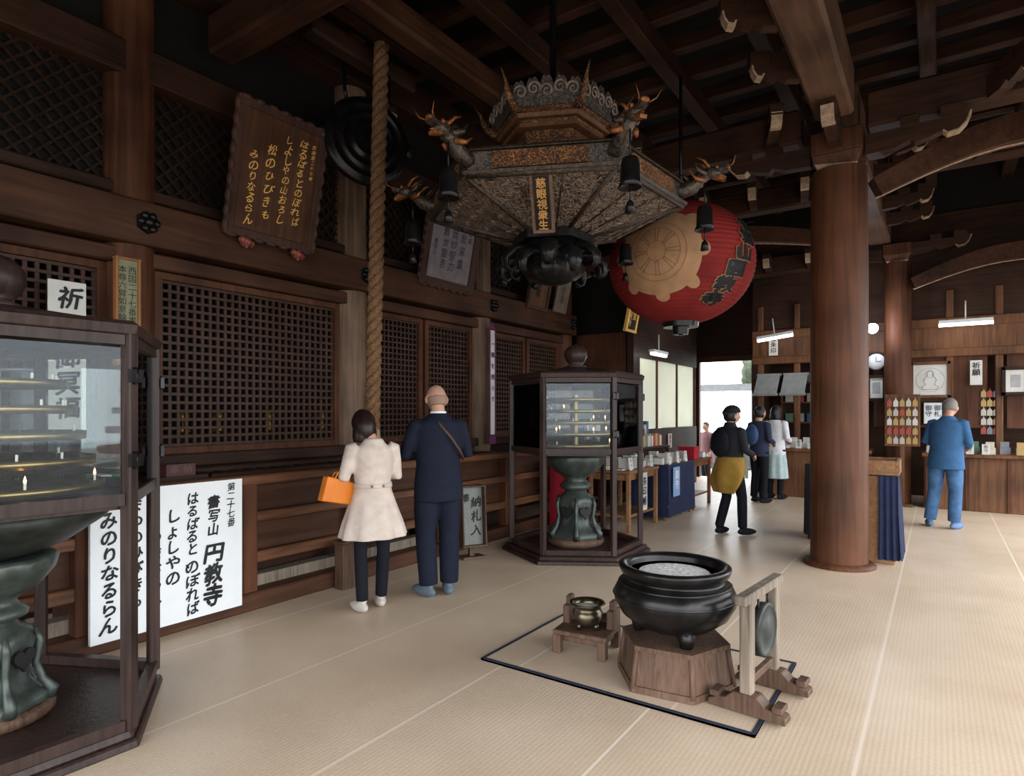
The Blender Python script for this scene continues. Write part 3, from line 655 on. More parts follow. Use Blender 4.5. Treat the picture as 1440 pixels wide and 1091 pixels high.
a_=RA+best*pi/3+pi/6; n=V((cos(a_),sin(a_),0))
M=Matrix.Translation(n*.74+V((0,0,ZR-.16)))@Matrix.Rotation(a_+R90,4,'Z')@Matrix.Rotation(.62,4,'X')
mb=MB().box((0,0,.0),(.16,.03,.43),0,M=M).box((0,-.004,0),(.115,.03,.38),1,M=M); obj(mb,'inscription_tablet',[W_GREYB,IRON],g)
mb=MB(); vtext(mb,'慈眼視衆生',0,.18,.074,-.021,M=M,bold=.02); obj(mb,'lettering',plain('dull_gold',(.42,.22,.06),.5,.2),g)
# ---------------------------------------------------------------- red paper lantern
LC=Vector((2.13,6.75,3.20)); LR=.79; LH=.67
g=empty('red_paper_lantern','big round red paper lantern with tan wheel crest','lantern',LC)
prof=[]
n=34
for j in range(n*4+1):
    t=-1+2*j/(n*4); el=t*1.30; r=LR*cos(el); z=LH*sin(el)
    q=1-.012*abs(cos(pi*j/4)); prof.append((max(r,.15)*q,z))
RPL=plain('red_lantern_paper',(.185,.018,.016),.75,var=.3,scale=2,spec=.12)
obj(MB().lathe(prof,72),'paper_shade',RPL,g)
obj(MB().lathe([(.19,-.70),(.2,-.63)],32).tube([(0,0,-.69),(0,0,-.79)],.03,8),'end_ring',IRON,g); obj(MB().lathe([(.2,.63),(.19,.71)],32),'end_ring',IRON,g)
obj(MB().lathe([(.08,-.78),(.09,-.70)],24),'bottom_cap',IRON,g)
obj(MB().tube([(0,0,.71),(0,0,2.1)],.02,8),'hanging_cord',IRON,g)
def surf(u,v,az0,off=1.012,el0=0):
    el=el0+v/LH; az=az0+u/LR/max(.3,cos(el)); el=max(-1.25,min(1.25,el))
    return Vector((LR*cos(el)*cos(az),LR*cos(el)*sin(az),LH*sin(el)))*off
AZ=math.radians(-88); EL=-.03
mb=MB()
def disc(mb,cu,cv,R,m,off,rings=8,seg=40,R0=0):
    vs=[];fs=[]
    for j in range(rings+1):
        r=R0+(R-R0)*j/rings
        for i in range(seg):
            a=2*pi*i/seg; vs.append(surf(cu+r*cos(a),cv+r*sin(a),AZ,off,EL))
    for j in range(rings):
        for i in range(seg): kk=(i+1)%seg; fs.append((j*seg+i,j*seg+kk,(j+1)*seg+kk,(j+1)*seg+i))
    mb.add(vs,fs,m,None,True)
disc(mb,0,0,.45,0,1.006)
for k in range(8): disc(mb,.455*cos(k*pi/4),.455*sin(k*pi/4),.075,0,1.008,3,16)
for r in(.30,.24,.10): disc(mb,0,0,r,1,1.012,1,40,r-.005)
for k in range(8):
    for da in(-.09,.09):
        a=k*pi/4+da; P=[surf(r*cos(a),r*sin(a),AZ,1.010,EL) for r in(.10,.15,.2,.24)]; mb.tube(P,.0025,4,1)
obj(mb,'wheel_crest',[plain('tan_paper',(.35,.195,.10),.75,var=.15),plain('faint_red_line',(.22,.075,.04),.6)],g)
mb=MB(); sz=.27
for i,ch in enumerate('書寫山圓教寺'):
    for m_,rings_ in ((0,[(.085*cos(t*pi/4),.085*sin(t*pi/4)) for t in range(8)]),(1,[(0,0),(.055,.01),(-.055,-.01),(.01,.055),(-.01,-.055)])):
        vs,fs=glyph(ch,0)
        for q,(dx,dz) in enumerate(rings_):
            mb.add([surf((v[0]+dx)*sz,.24-(i*.165)+(v[1]+dz)*sz*.62,math.radians(-7-i*6),1.010+.010*m_+.0003*q) for v in vs],fs,m_)
obj(mb,'lettering',[bpy.data.materials['tan_paper'],INK],g)
# ---------------------------------------------------------------- incense burner group
MATB=plain('dark_blue_mat_border',(.02,.024,.04),.8)
g=empty('floor_mat','tan woven mat with dark blue cloth border','mat',(2.96,3.6,.0))
obj(MB().box((0,0,.006),(1.64,1.04,.012)),'weave',TAT,g)
for c,d in (((0,-.51,.008),(1.64,.02,.016)),((0,.51,.008),(1.64,.02,.016)),((-.81,0,.008),(.02,1.04,.0165)),((.81,0,.008),(.02,1.04,.0165))): obj(MB().box(c,d),'border',MATB,g)
BX,BY=3.24,3.48
g=empty('burner_pedestal','tapered hexagonal weathered wooden pedestal','pedestal',(BX,BY,.014))
rb=math.radians(-53)
obj(MB().frus(6,.322,.29,0.03,.235,rb),'body',W_GREYB,g,bevel=.006)
for k in range(6):
    p0=hexpt(.328,k,rb);p1=hexpt(.293,k,rb); obj(MB().tube([(p0.x,p0.y,.02),(p1.x,p1.y,.235)],.015,6),'corner_strip',W_GREYB,g)
obj(MB().frus(6,.338,.332,0,.035,rb),'plinth',W_GREYB,g); obj(MB().frus(6,.31,.31,.225,.25,rb),'top',W_GREYB,g)
g=empty('incense_cauldron','large glossy black metal incense cauldron filled with ash','incense burner',(BX,BY,.266))
prof=[(.0,.03),(.12,.035),(.22,.07),(.30,.13),(.34,.20),(.345,.25),(.32,.30),(.285,.325),(.275,.335),(.285,.345),(.305,.365),(.315,.39),(.315,.405),(.30,.415),(.27,.41),(.262,.39),(.258,.33),(.25,.32)]
obj(MB().lathe(prof,64),'bowl',IRON,g)
obj(MB().lathe([(.338,.228),(.352,.238),(.338,.248)],64),'ring_moulding',IRON,g); obj(MB().lathe([(.312,.298),(.32,.306),(.308,.314)],64),'ring_moulding',IRON,g)
obj(MB().lathe([(.262,.365),(.2,.365),(.1,.375),(0,.37)],32),'ash',ASH,g)
for k in range(3):
    a=k*2*pi/3-.9; obj(MB().tube([(.17*cos(a),.17*sin(a),.08),(.21*cos(a),.21*sin(a),.04),(.2*cos(a),.2*sin(a),.0)],[.06,.045,.035],10),'foot',IRON,g)
g=empty('small_wooden_stand','small worn dark wooden stand with cradle blocks','stand',(2.62,3.60,.0165),(0,0,.12))
obj(MB().box((0,-.02,.13),(.36,.30,.03)).box((0,.0,.09),(.30,.24,.05)),'top',W_GREYB,g,bevel=.006)
for sx in(-1,1):
    for sy in(-1,1):
        obj(MB().box((sx*.15,sy*.13-.02,.06),(.055,.055,.12)),'leg',W_GREYB,g,bevel=.006)
for sx in(-1,1): obj(MB().box((sx*.15,.06,.20),(.05,.14,.12)).box((sx*.15,.06,.28),(.035,.07,.07)),'cradle_block',W_GREYB,g,bevel=.006)
obj(MB().box((0,.13,.17),(.26,.03,.06)),'crossbar',W_GREYB,g,bevel=.005)
g=empty('brass_incense_pot','small round dark brass incense pot on three feet','incense pot',(2.64,3.55,.1625))
obj(MB().lathe([(0,.02),(.06,.025),(.095,.055),(.102,.09),(.095,.12),(.085,.13),(.088,.15),(.115,.165),(.112,.172),(.085,.165),(.08,.14)],40),'bowl',DBRASS,g)
obj(MB().lathe([(.082,.14),(0,.145)],24),'ash',ASH,g)
for k in range(3):
    a=k*2*pi/3; obj(MB().tube([(.06*cos(a),.06*sin(a),.04),(.065*cos(a),.065*sin(a),0)],[.02,.012],8),'foot',DBRASS,g)
g=empty('gong_stand','weathered wooden stand on two splayed feet','gong stand',(3.71,3.50,.0165),(0,0,-.10))
for y in(-.20,.20):
    obj(MB().box((0,y,.31),(.06,.065,.52)),'post',W_GREYW,g,bevel=.006)
    mb=MB().plate([(-.19,0),(.2,0),(.2,.03),(.14,.055),(.1,.06),(.06,.10),(-.06,.10),(-.1,.06),(-.14,.055),(-.19,.03)],-.045,.045)
    mb.box((-.155,0,.065),(.05,.1,.03)).box((.16,0,.065),(.05,.1,.03))
    o=obj(mb,'foot',W_GREYB,g,bevel=.004); o.location=(0,y,0)
obj(MB().box((0,0,.585),(.06,.60,.05)),'crossbar',W_GREYW,g,bevel=.006)
obj(MB().box((0,0,.15),(.035,.36,.04)),'stretcher',W_GREYB,g,bevel=.005)
g=empty('flat_gong','small round green-bronze gong hung in the stand','gong',(3.72,3.515,.385),(0,pi/2,-.12))
obj(MB().lathe([(0,-.03),(.12,-.03),(.14,-.02),(.145,.02),(.13,.03),(.12,.02),(.06,.025),(.05,.035),(0,.035)],40),'disc',DGONG,g)
for s_ in(-1,1): obj(MB().tube([(-.12,s_*.07,0),(-.175,s_*.07,0)],.006,6),'cord',INK,g)
# ---------------------------------------------------------------- people
def lerp(a,b,t): return tuple(a[i]+(b[i]-a[i])*t for i in range(3))
def hand(mb,w_,d,nrm,side):
    d=Vector(d).normalized(); nrm=Vector(nrm); nrm=(nrm-d*nrm.dot(d)).normalized(); s_=d.cross(nrm)*side
    w_=Vector(w_); R=Matrix((s_,d,nrm)).transposed()
    mb.ball(w_+d*.05,(.04,.055,.019),12,8,0,R)
    for i,L_ in enumerate((.065,.078,.074,.058)):
        p=w_+d*.09+s_*(-.03+.0205*i)*-1
        mb.tube([p-d*.02,p+d*L_*.45+nrm*.008,p+d*L_*.8+nrm*.03,p+d*L_*.9+nrm*.05],[.0105,.010,.009,.007],8)
    p=w_+d*.03+s_*.03; mb.tube([p,p+s_*.03+d*.025+nrm*.01,p+s_*.035+d*.055+nrm*.025],[.014,.012,.008],8)
BASE=dict(Ls=(-.175,0,1.38),Le=(-.24,-.02,1.12),Lw=(-.23,.08,.90),Rs=(.175,0,1.38),Re=(.24,-.02,1.12),Rw=(.23,.08,.90),
 Lh=(-.09,0,.90),Lk=(-.10,.02,.49),La=(-.10,-.02,.09),Rh=(.09,0,.90),Rk=(.10,.02,.49),Ra=(.10,-.02,.09),
 Lt=(-.12,.13,.03),Rt=(.12,.13,.03),lean=0,hp=.15,hy=0,hx=0)
EYEM=plain('eye',(.03,.02,.015),.2)
def person(label,loc,phi,H,P,hairm=None,hairstyle=None,tops=(),legsm=None,shoem=None,legw=1.0,group=None):
    J=dict(BASE); J.update(P); ln=J['lean']
    ty=lambda z: max(0,z-.95)*ln
    def sh(p): return (p[0],p[1]+ty(p[2]),p[2])
    for k in('Ls','Le','Rs','Re'): J[k]=sh(J[k])
    body=MB()
    body.loft([(0,ty(z)+cy,z,rx,ry) for z,cy,rx,ry in((.84,0,.10,.08),(.90,0,.155,.10),(.98,-.01,.155,.105),(1.08,0,.125,.09),(1.2,.005,.14,.1),(1.32,0,.155,.1),(1.39,-.005,.15,.08),(1.43,-.005,.08,.06))],20)
    hc=Vector((J['hx'],ty(1.58)+.02+J['hp']*.12,1.575)); nb=Vector((0,ty(1.42)-.01,1.40))
    body.tube([nb,nb.lerp(hc,.5)+Vector((0,-.012,0)),hc],[.064,.055,.052],14)
    HR=(Matrix.Rotation(J['hy'],3,'Z')@Matrix.Rotation(-J['hp'],3,'X'))
    def jaw(p):
        k=1-.28*max(0,-p.z)**1.5; return Vector((p.x*k,p.y*(1-.1*max(0,-p.z))+.08*max(0,-p.z),p.z))
    body.ball(hc,(.081,.099,.113),20,14,0,HR,jaw)
    hb=lambda x,y,z: hc+HR@Vector((x,y,z))
    body.tube([hb(0,.088,.015),hb(0,.114,-.025)],[.010,.017],8)
    body.ball(hb(0,.094,-.055),(.024,.012,.010),8,6,0,HR)
    for s_ in(-1,1): body.ball(hb(s_*.086,-.005,-.01),(.014,.022,.034),8,6,0,HR)
    for s_,a,e,w_ in((-1,'Ls','Le','Lw'),(1,'Rs','Re','Rw')):
        body.tube([J[a],lerp(J[a],J[e],.5),J[e],lerp(J[e],J[w_],.3),J[w_]],[.052,.045,.036,.037,.025],12)
        d=Vector(J[w_])-Vector(J[e]); d=d.normalized()
        hand(body,J[w_],d+Vector((-s_*.3,0,0)),J.get('pn',(-s_*.7,.2,-.4)),s_)
    for a,k_,n_,t in(('Lh','Lk','La','Lt'),('Rh','Rk','Ra','Rt')):
        body.tube([J[a],lerp(J[a],J[k_],.5),J[k_],lerp(J[k_],J[n_],.3),J[n_]],[.085,.07,.05,.052,.034],14)
        A=Vector(J[n_]);Tt=Vector(J[t]); d=(Tt-A); d.z=0; d=d.normalized()
        body.tube([A+Vector((0,0,-.01))-d*.04+Vector((0,0,-.035)),A+d*.05+Vector((0,0,-.035)),A+d*.14+Vector((0,0,-.055)),A+d*.19+Vector((0,0,-.06))],[.034,.04,.034,.018],12)
    body.m=[0]*len(body.f)
    root=organic(body,'person',SKIN,.009,None,2,label=label,cat='person',group=group)
    root.location=loc; root.rotation_euler=(0,0,phi); k=H/1.70; root.scale=(k,k,k)
    for s_ in(-1,1): obj(MB().ball(hb(s_*.031,.088,.0),(.012,.008,.008),8,6),'eye',EYEM,root)
    for n_,t in(('La','Lt'),('Ra','Rt')):
        A=Vector(J[n_]);Tt=Vector(J[t]); d=(Tt-A); d.z=0; d=d.normalized(); x=Vector((-d.y,d.x,0)); z=A.z-.045
        R=Matrix((x,d,Vector((0,0,1)))).transposed()
        mb2=MB().ball((A.x+d.x*.065,A.y+d.y*.065,z),(.05,.14,.052),16,10,0,R,lambda p:Vector((p.x,p.y,max(p.z*(1-.35*max(0,p.y)),-.75))))
        mb2.tube([A,A+Vector((0,0,.03))],[.04,.042],12)
        organic(mb2,'shoe',shoem,.009,root,1)
    if legsm:
        mb=MB(); mb.loft([(0,ty(z)+cy,z,rx,ry) for z,cy,rx,ry in((.82,0,.13,.10),(.90,0,.17,.125),(.98,-.01,.17,.12),(1.04,0,.15,.11))],20)
        for a,k_,n_ in(('Lh','Lk','La'),('Rh','Rk','Ra')):
            q=legw; mb.tube([J[a],lerp(J[a],J[k_],.5),J[k_],lerp(J[k_],J[n_],.35),lerp(J[k_],J[n_],.98)],[.098,.084*q,.068*q,.068*q,.062*q],16)
        organic(mb,'trousers',legsm,.012,root,3)
    for name,mat,rings,sl,mod in tops:
        mb=MB(); mb.loft([(0,ty(z)+cy,z,rx,ry) for z,cy,rx,ry in rings],40,mod=mod)
        if sl:
            for a,e,w_ in(('Ls','Le','Lw'),('Rs','Re','Rw')):
                i_=tuple(x*(.85 if i==0 else 1) for i,x in enumerate(J[a]))
                mb.tube([i_,J[a],lerp(J[a],J[e],.5),J[e],lerp(J[e],J[w_],.4),lerp(J[e],J[w_],sl)],[.055,.064,.057,.050,.047,.041],14)
        organic(mb,name,mat,.012,root,3)
    if hairstyle:
        mb=MB()
        if hairstyle=='bob':
            wv=lambda p:1+.025*sin(9*math.atan2(p.y,p.x))*(1-abs(p.z))
            def hf(p):
                y=min(p.y,.30 if p.z<.55 else 1); return Vector((p.x*(1 if p.z>-.3 else 1.02)*wv(p),y*wv(p),p.z if p.z>-.2 else p.z*1.25))
            mb.ball(hc+HR@Vector((0,-.012,.0)),(.099,.119,.133),36,16,0,HR,hf)
            mb.loft([(hc.x,hc.y-.035,hc.z-.04,.100,.088),(hc.x,hc.y-.045,hc.z-.11,.104,.084),(hc.x,hc.y-.045,hc.z-.152,.094,.072)],36,mod=lambda a,z:1+.03*sin(11*a))
        elif hairstyle=='short':
            mb.ball(hc+HR@Vector((0,-.015,.02)),(.089,.103,.112),24,16,0,HR,lambda p:Vector((p.x,min(p.y,.35 if p.z<.4 else 1),max(p.z,-.55))))
        elif hairstyle=='fringe':
            mb.ball(hc+HR@Vector((0,-.014,-.005)),(.087,.097,.10),24,16,0,HR,lambda p:Vector((p.x,min(p.y,.25),max(min(p.z,.12),-.6))))
        elif hairstyle=='bun':
            mb.ball(hc+HR@Vector((0,-.015,.01)),(.094,.110,.125),24,16,0,HR,lambda p:Vector((p.x,min(p.y,.3 if p.z<.5 else 1),max(p.z,-.75))))
            mb.ball(hc+HR@Vector((0,-.10,.03)),(.05,.045,.05),12,8)
        organic(mb,'hair',hairm,.007 if hairstyle=='fringe' else .009,root,2)
    root['_hc']=0; del root['_hc']
    return root
def M_(n,c,r=.8,var=.12,sc=12,b=.15): return plain(n,c,r,var=var,scale=sc,bump=b,spec=.15)
CREAM=M_('cream_wool',(.50,.41,.355)); NAVY=M_('navy_suit',(.0075,.009,.019)); BLK=M_('black_cloth',(.006,.0065,.010)); DHAIR=plain('dark_auburn_hair',(.016,.006,.006),.4); BHAIR=plain('black_hair',(.010,.008,.008),.45)
DENIM=M_('blue_denim',(.035,.095,.20)); MUST=M_('mustard_knit',(.27,.155,.03)); GHAIR=plain('grey_hair',(.16,.14,.125),.6); SOCK=M_('pale_socks',(.45,.39,.35)); SLIP=M_('grey_blue_slippers',(.10,.125,.155))
pl=lambda a,z:1+.06*cos(9*a)*max(0,min(1,(1.02-z)/.35))
wm=person('woman in cream flared coat and dark trousers at the railing',(.84,3.38,0),math.radians(66),1.57,
 dict(hp=.7,hx=-.05,Le=(-.25,-.01,1.14),Lw=(-.17,.22,1.08),Re=(.225,.02,1.13),Rw=(.06,.26,1.14),La=(-.10,-.03,.09),Ra=(.09,.05,.09),Lt=(-.13,.15,.03),Rt=(.12,.2,.03)),
 DHAIR,'bob',[('coat',CREAM,[(.63,-.02,.29,.225),(.74,-.01,.26,.205),(.9,0,.205,.165),(1.02,0,.162,.13),(1.08,0,.152,.118),(1.2,0,.172,.13),(1.3,-.005,.182,.125),(1.37,-.01,.17,.105),(1.42,-.01,.10,.08),(1.46,-.01,.075,.07)],.92,pl)],BLK,SOCK,.82)
mb=MB(); mb.loft([(0,-.002,1.045,.166,.131),(0,-.002,1.085,.163,.129)],36); mb.ball((-.05,-.13,1.065),(.012,.006,.012),8,6,1).ball((.05,-.13,1.065),(.012,.006,.012),8,6,1); obj(mb,'belt',[CREAM,plain('brown_button',(.2,.1,.06),.4)],wm)
mn=person('bald man in navy suit standing at the railing',(1.0,3.97,0),math.radians(60),1.80,
 dict(hp=.22,Le=(-.265,.03,1.13),Lw=(-.08,.25,1.12),Re=(.265,.03,1.13),Rw=(.08,.25,1.12),Ls=(-.18,0,1.37),Rs=(.18,0,1.37),Lt=(-.14,.13,.03),La=(-.085,-.02,.09),Ra=(.085,-.02,.09)),
 plain('grey_cropped_hair',(.24,.145,.105),.7),'fringe',[('suit_jacket',NAVY,[(.76,-.01,.20,.145),(.9,-.01,.198,.15),(1.05,0,.178,.13),(1.2,0,.19,.135),(1.32,-.005,.20,.125),(1.385,-.01,.185,.105),(1.43,-.01,.10,.08),(1.46,-.01,.07,.065)],.93,None)],NAVY,SLIP,1.2)
obj(MB().loft([(0,-.0,1.445,.068,.064),(0,.0,1.475,.064,.062)],24),'shirt_collar',WHITE,mn)
mb=MB().tube([(-.05,-.07,1.42),(-.02,-.125,1.36),(.06,-.148,1.26),(.14,-.135,1.15),(.19,-.06,1.09)],.009,6,flat=1.6); obj(mb,'bag_strap',plain('brown_leather_strap',(.05,.028,.02),.5),mn)
g=empty('orange_handbag','bright orange leather handbag on the woman\'s forearm','handbag',(.72,3.12,.86),(0,.22,math.radians(86)))
mb=MB().plate([(-.15,0),(.15,0),(.14,.17),(-.14,.19)],-.035,.035); obj(mb,'bag',plain('orange_leather',(.55,.15,.012),.45,var=.08),g,bevel=.012,seg=2)
for y in(-.02,.02): obj(MB().tube([(-.07,y,.17),(-.05,y,.225),(0,y,.245),(.05,y,.225),(.07,y,.17)],.006,8),'handle',bpy.data.materials['orange_leather'],g)
vs=person('visitor in black jacket and knit cap with mustard cardigan at waist',(2.32,8.06,0),math.radians(-30),1.63,
 dict(hp=.1,hy=-.3,Le=(-.26,-.05,1.13),Lw=(-.22,.14,1.02),Re=(.25,.0,1.13),Rw=(.20,.20,1.06),Lk=(-.10,.03,.49),La=(-.11,-.10,.09),Lt=(-.13,.04,.03),Rk=(.10,.10,.50),Ra=(.11,.10,.09),Rt=(.15,.26,.03)),
 BHAIR,'bun',[('jacket',M_('charcoal_knit',(.018,.018,.022)),[(.92,-.01,.19,.145),(1.05,0,.18,.135),(1.2,0,.185,.14),(1.32,-.005,.195,.125),(1.385,-.01,.18,.105),(1.43,-.01,.10,.08),(1.49,-.01,.07,.065)],.93,None),
 ('tied_cardigan',MUST,[(.56,-.12,.17,.06),(.68,-.09,.235,.12),(.80,-.04,.245,.17),(.9,-.02,.225,.17),(1.0,-.01,.20,.155),(1.04,0,.18,.14)],None,lambda a,z:1+.10*cos(5*a+1)*max(0,min(1,(1.0-z)/.3)))],BLK,BLK,.95)
obj(MB().ball((0,-.19,1.22),(.15,.085,.19),16,12),'backpack',BLK,vs)
obj(MB().ball((0,.025,1.625),(.105,.122,.095),20,10,fn=lambda p:Vector((p.x,p.y,max(p.z,-.1)))),'knit_cap',M_('dark_knit_cap',(.014,.012,.014)),vs)
p2=person('visitor in navy top and dark trousers with small backpack',(1.95,11.2,0),math.radians(-30),1.66,dict(hp=.1,Lw=(-.15,.2,1.05),Rw=(.15,.2,1.05)),BHAIR,'bun',
 [('top',M_('dusky_navy_top',(.025,.03,.055)),[(.82,0,.19,.15),(1.05,0,.165,.125),(1.2,0,.175,.13),(1.32,-.005,.19,.12),(1.385,-.01,.17,.1),(1.44,-.01,.08,.07)],.9,None)],BLK,BLK,1)
obj(MB().ball((0,-.18,1.2),(.14,.08,.18),16,12),'backpack',plain('blue_backpack',(.03,.06,.14),.7),p2)
p3=person('visitor in white blouse and pale teal skirt at the counter',(2.08,11.85,0),math.radians(-20),1.68,dict(hp=.2,Lw=(-.15,.24,1.05),Rw=(.15,.24,1.05)),BHAIR,'bob',
 [('top',M_('white_blouse',(.6,.6,.62)),[(.80,0,.19,.15),(1.05,0,.165,.125),(1.2,0,.175,.13),(1.32,-.005,.19,.12),(1.385,-.01,.17,.1),(1.44,-.01,.08,.07)],.9,None),
 ('skirt',M_('pale_teal_skirt',(.36,.44,.44)),[(.38,0,.23,.19),(.7,0,.20,.165),(.95,0,.165,.13),(1.0,0,.15,.12)],None,pl)],BLK,BLK,.85)
p4=person('grey-haired man in blue denim jacket and jeans',(4.58,10.15,0),math.radians(-22),1.74,dict(hp=.25,lean=.12,Le=(-.25,.0,1.13),Lw=(-.16,.26,1.06),Re=(.25,.0,1.13),Rw=(.16,.26,1.06),Lh=(-.1,0,.9),La=(-.17,-.05,.09),Lk=(-.14,.02,.49),Lt=(-.24,.08,.03)),GHAIR,'short',
 [('denim_jacket',DENIM,[(.78,-.01,.215,.165),(.9,-.01,.205,.16),(1.05,0,.19,.145),(1.2,0,.2,.15),(1.32,-.005,.21,.135),(1.385,-.01,.19,.11),(1.43,-.01,.10,.08),(1.47,-.01,.07,.065)],.93,None)],plain('blue_jeans',(.05,.11,.22),.8,var=.35,scale=9,bump=.15,spec=.15),M_('blue_shoes',(.10,.16,.28)),1.15)
p5=person('distant visitor in pink coat walking outside the doorway',(-.80,17.2,-.46),math.radians(150),1.75,dict(Lk=(-.1,.1,.5)),BHAIR,'short',
 [('coat',M_('dusty_pink_coat',(.16,.08,.08)),[(.6,0,.22,.17),(.9,0,.19,.15),(1.05,0,.17,.13),(1.3,0,.19,.12),(1.38,0,.17,.1),(1.44,0,.08,.07)],.9,None)],BLK,BLK,1)
# ---------------------------------------------------------------- stall on the lattice side
def table(name,label,loc,w,d,h,mat,cloth=None,rz=0,group=None):
    g=empty(name,label,'table',loc,(0,0,rz),group)
    obj(MB().box((0,0,h-.02),(w,d,.04)),'tabletop',mat,g,bevel=.006)
    for sx in(-1,1):
        for sy in(-1,1): obj(MB().box((sx*(w/2-.04),sy*(d/2-.04),(h-.04)/2),(.05,.05,h-.04)),'leg',mat,g,bevel=.004)
    if not cloth: obj(MB().box((0,0,h-.09),(w-.1,d-.1,.08)),'apron',mat,g); obj(MB().box((0,0,.2),(w-.12,d-.12,.03)),'shelf',mat,g)
    else:
        mb=MB(); per=[(w/2+.012,-d/2-.012),(w/2+.012,d/2+.012),(-w/2-.012,d/2+.012),(-w/2-.012,-d/2-.012)]
        for q in range(4):
            a=Vector(per[q]);b_=Vector(per[(q+1)%4]); L_=(b_-a).length; nn=int(L_/.03); nr=Vector(((b_-a).y,-(b_-a).x)).normalized(); vs=[];fs=[]
            for i in range(nn+1):
                p=a.lerp(b_,i/nn); wv=.012*sin(i*.9)
                vs.append((p.x,p.y,h+.002)); e=p+nr*(wv+.01); vs.append((e.x,e.y,.06))
            for i in range(nn): fs.append((2*i,2*i+2,2*i+3,2*i+1))
            mb.add(vs,fs,0,None,True)
        obj(mb,'cloth_skirt',cloth,g)
    return g
table('wooden_table','light brown wooden stall table with lower shelf',(.95,7.85,0),.62,1.0,.80,W_TAN)
table('wooden_table','stall table draped with navy cloth',(1.05,9.05,0),.55,1.1,.80,W_TAN,NAVYC)
table('wooden_table','brown wooden stall table beside navy cloth table',(1.0,10.2,0),.6,.95,.80,W_ORNG)
table('wooden_table','small table draped with dark cloth behind the column',(3.40,8.55,0),.48,.5,.92,W_DARK,plain('black_drape',(.010,.010,.014),.85))
g=table('wooden_table','rear stall table with stepped book risers',(.36,9.2,0),.5,2.7,.98,W_DARKY)
obj(MB().box((-.14,0,1.07),(.2,2.6,.18)),'riser',W_DARKY,g)
SM=[plain('cover_%d'%i,c,.6,var=.1) for i,c in enumerate([(.42,.39,.33),(.06,.11,.22),(.32,.06,.045),(.46,.42,.35),(.11,.19,.12),(.38,.25,.10),(.18,.18,.2),(.54,.52,.48)])]
def book(loc,rz,w,d,h,c,group,label,rot=None):
    g_=MB().box((0,0,h/2),(w-.006,d-.006,h-.006),1).box((0,0,.0015),(w,d,.003),0).box((0,0,h-.0015),(w,d,.003),0).box((-w/2,0,h/2),(.003,d,h),0)
    obj(g_,'book',[SM[c],PAPER],loc=loc,rot=rot or (0,0,rz),label=label,cat='book',group=group)
cn=['cream','blue','red','ivory','green','ochre','grey','white']
for ti,(x0,x1,y0,y1,z) in enumerate([(.70,1.08,7.43,8.27,.8),(.84,1.16,8.6,9.5,.8),(.80,1.20,9.82,10.55,.8)]):
    nx=3; ny=7 if ti<2 else 5
    for i in range(nx):
        for j in range(ny):
            if ti==2 and i>0 and j in(0,1,2): continue
            c=random.randrange(8); h=random.choice([.02,.05,.09,.15])
            book((x0+(x1-x0)*i/(nx-1),y0+(y1-y0)*j/(ny-1),z),random.uniform(-.12,.12),.13,random.uniform(.08,.105),h,c,'books and leaflets on the stall tables',f'{cn[c]} covered book lying on a stall table')
for row,(x,z) in enumerate([(.23,1.16),(.44,.98)]):
    y=7.95
    while y<10.35:
        t=random.choice([.03,.045,.06,.09]); c=random.randrange(8); h=random.choice([.18,.21,.24]); y+=t/2
        obj(MB().box((0,0,h/2),(.10,t-.004,h-.006),1).box((0,-t/2,h/2),(.11,.002,h)).box((0,t/2,h/2),(.11,.002,h)).box((.055,0,h/2),(.002,t,h)),'book',[SM[c],PAPER],loc=(x,y,z),rot=(0,0,0),label=f'{cn[c]} book standing upright on the stall riser',cat='book',group='upright books on the stall')
        y+=t/2+random.choice([.006,.01,.05])
for i in range(6):
    sign('price_card','small white price card with black writing on stall','card',.10,.16,(1.215 if i<3 else 1.29,[7.5,7.85,8.2,8.7,9.05,9.4][i],.80),R90,-.1,PAPER,None,0,[('経',0,.15,.045),('本',0,.09,.045)],INK,thick=.006,group='stall price cards')
obj(MB().box((0,0,.09),(.26,.25,.18)).box((0,0,.19),(.28,.27,.02)),'offering_tray',REDC,loc=(1.14,9.95,.8),label='red cloth covered box on the stall table',cat='box')
table('small_table','small table draped with red cloth',(.42,7.25,0),.33,.36,.95,W_TAN,REDC)
sign('poster','white poster with blue Japanese writing on the stall','poster',.28,.5,(1.27,7.75,.25),R90,0,PAPER,None,0,[('朱印帳',.05,.45,.13)],NAVYC,bold=.02,thick=.01)
sign('poster','blue and white poster on navy cloth','poster',.26,.42,(1.37,8.75,.34),R90,0,plain('blue_poster',(.2,.3,.5),.6),None,0,[('御守',.0,.38,.14)],WHITE,bold=.02,thick=.01)
sign('poster','small white notice pinned on the low wall under blinds','poster',.24,.34,(.07,11.2,.80),R90,0,PAPER,None,0,[('御朱印',.03,.32,.09)],INK,bold=.02,thick=.01)
sign('poster','small white notice pinned on the low wall under blinds','poster',.2,.28,(.07,12.0,.85),R90,0,PAPER,None,0,[('御守',.0,.26,.1)],REDC,bold=.02,thick=.01)
SHO=bpy.data.materials.new('translucent_blind'); SHO.use_nodes=True; nt=SHO.node_tree; bs=nt.nodes['Principled BSDF']; bs.inputs['Base Color'].default_value=(.8,.78,.68,1)
N=nt.nodes;L=nt.links; tr=N.new('ShaderNodeBsdfTranslucent'); mx=N.new('ShaderNodeMixShader'); mx.inputs[0].default_value=.6
no=N.new('ShaderNodeTexNoise'); no.inputs['Scale'].default_value=2; cr2=N.new('ShaderNodeValToRGB'); cr2.color_ramp.elements[0].color=(.75,.77,.62,1); cr2.color_ramp.elements[1].color=(.98,.97,.90,1); L.new(no.outputs['Fac'],cr2.inputs[0]); L.new(cr2.outputs[0],tr.inputs[0])
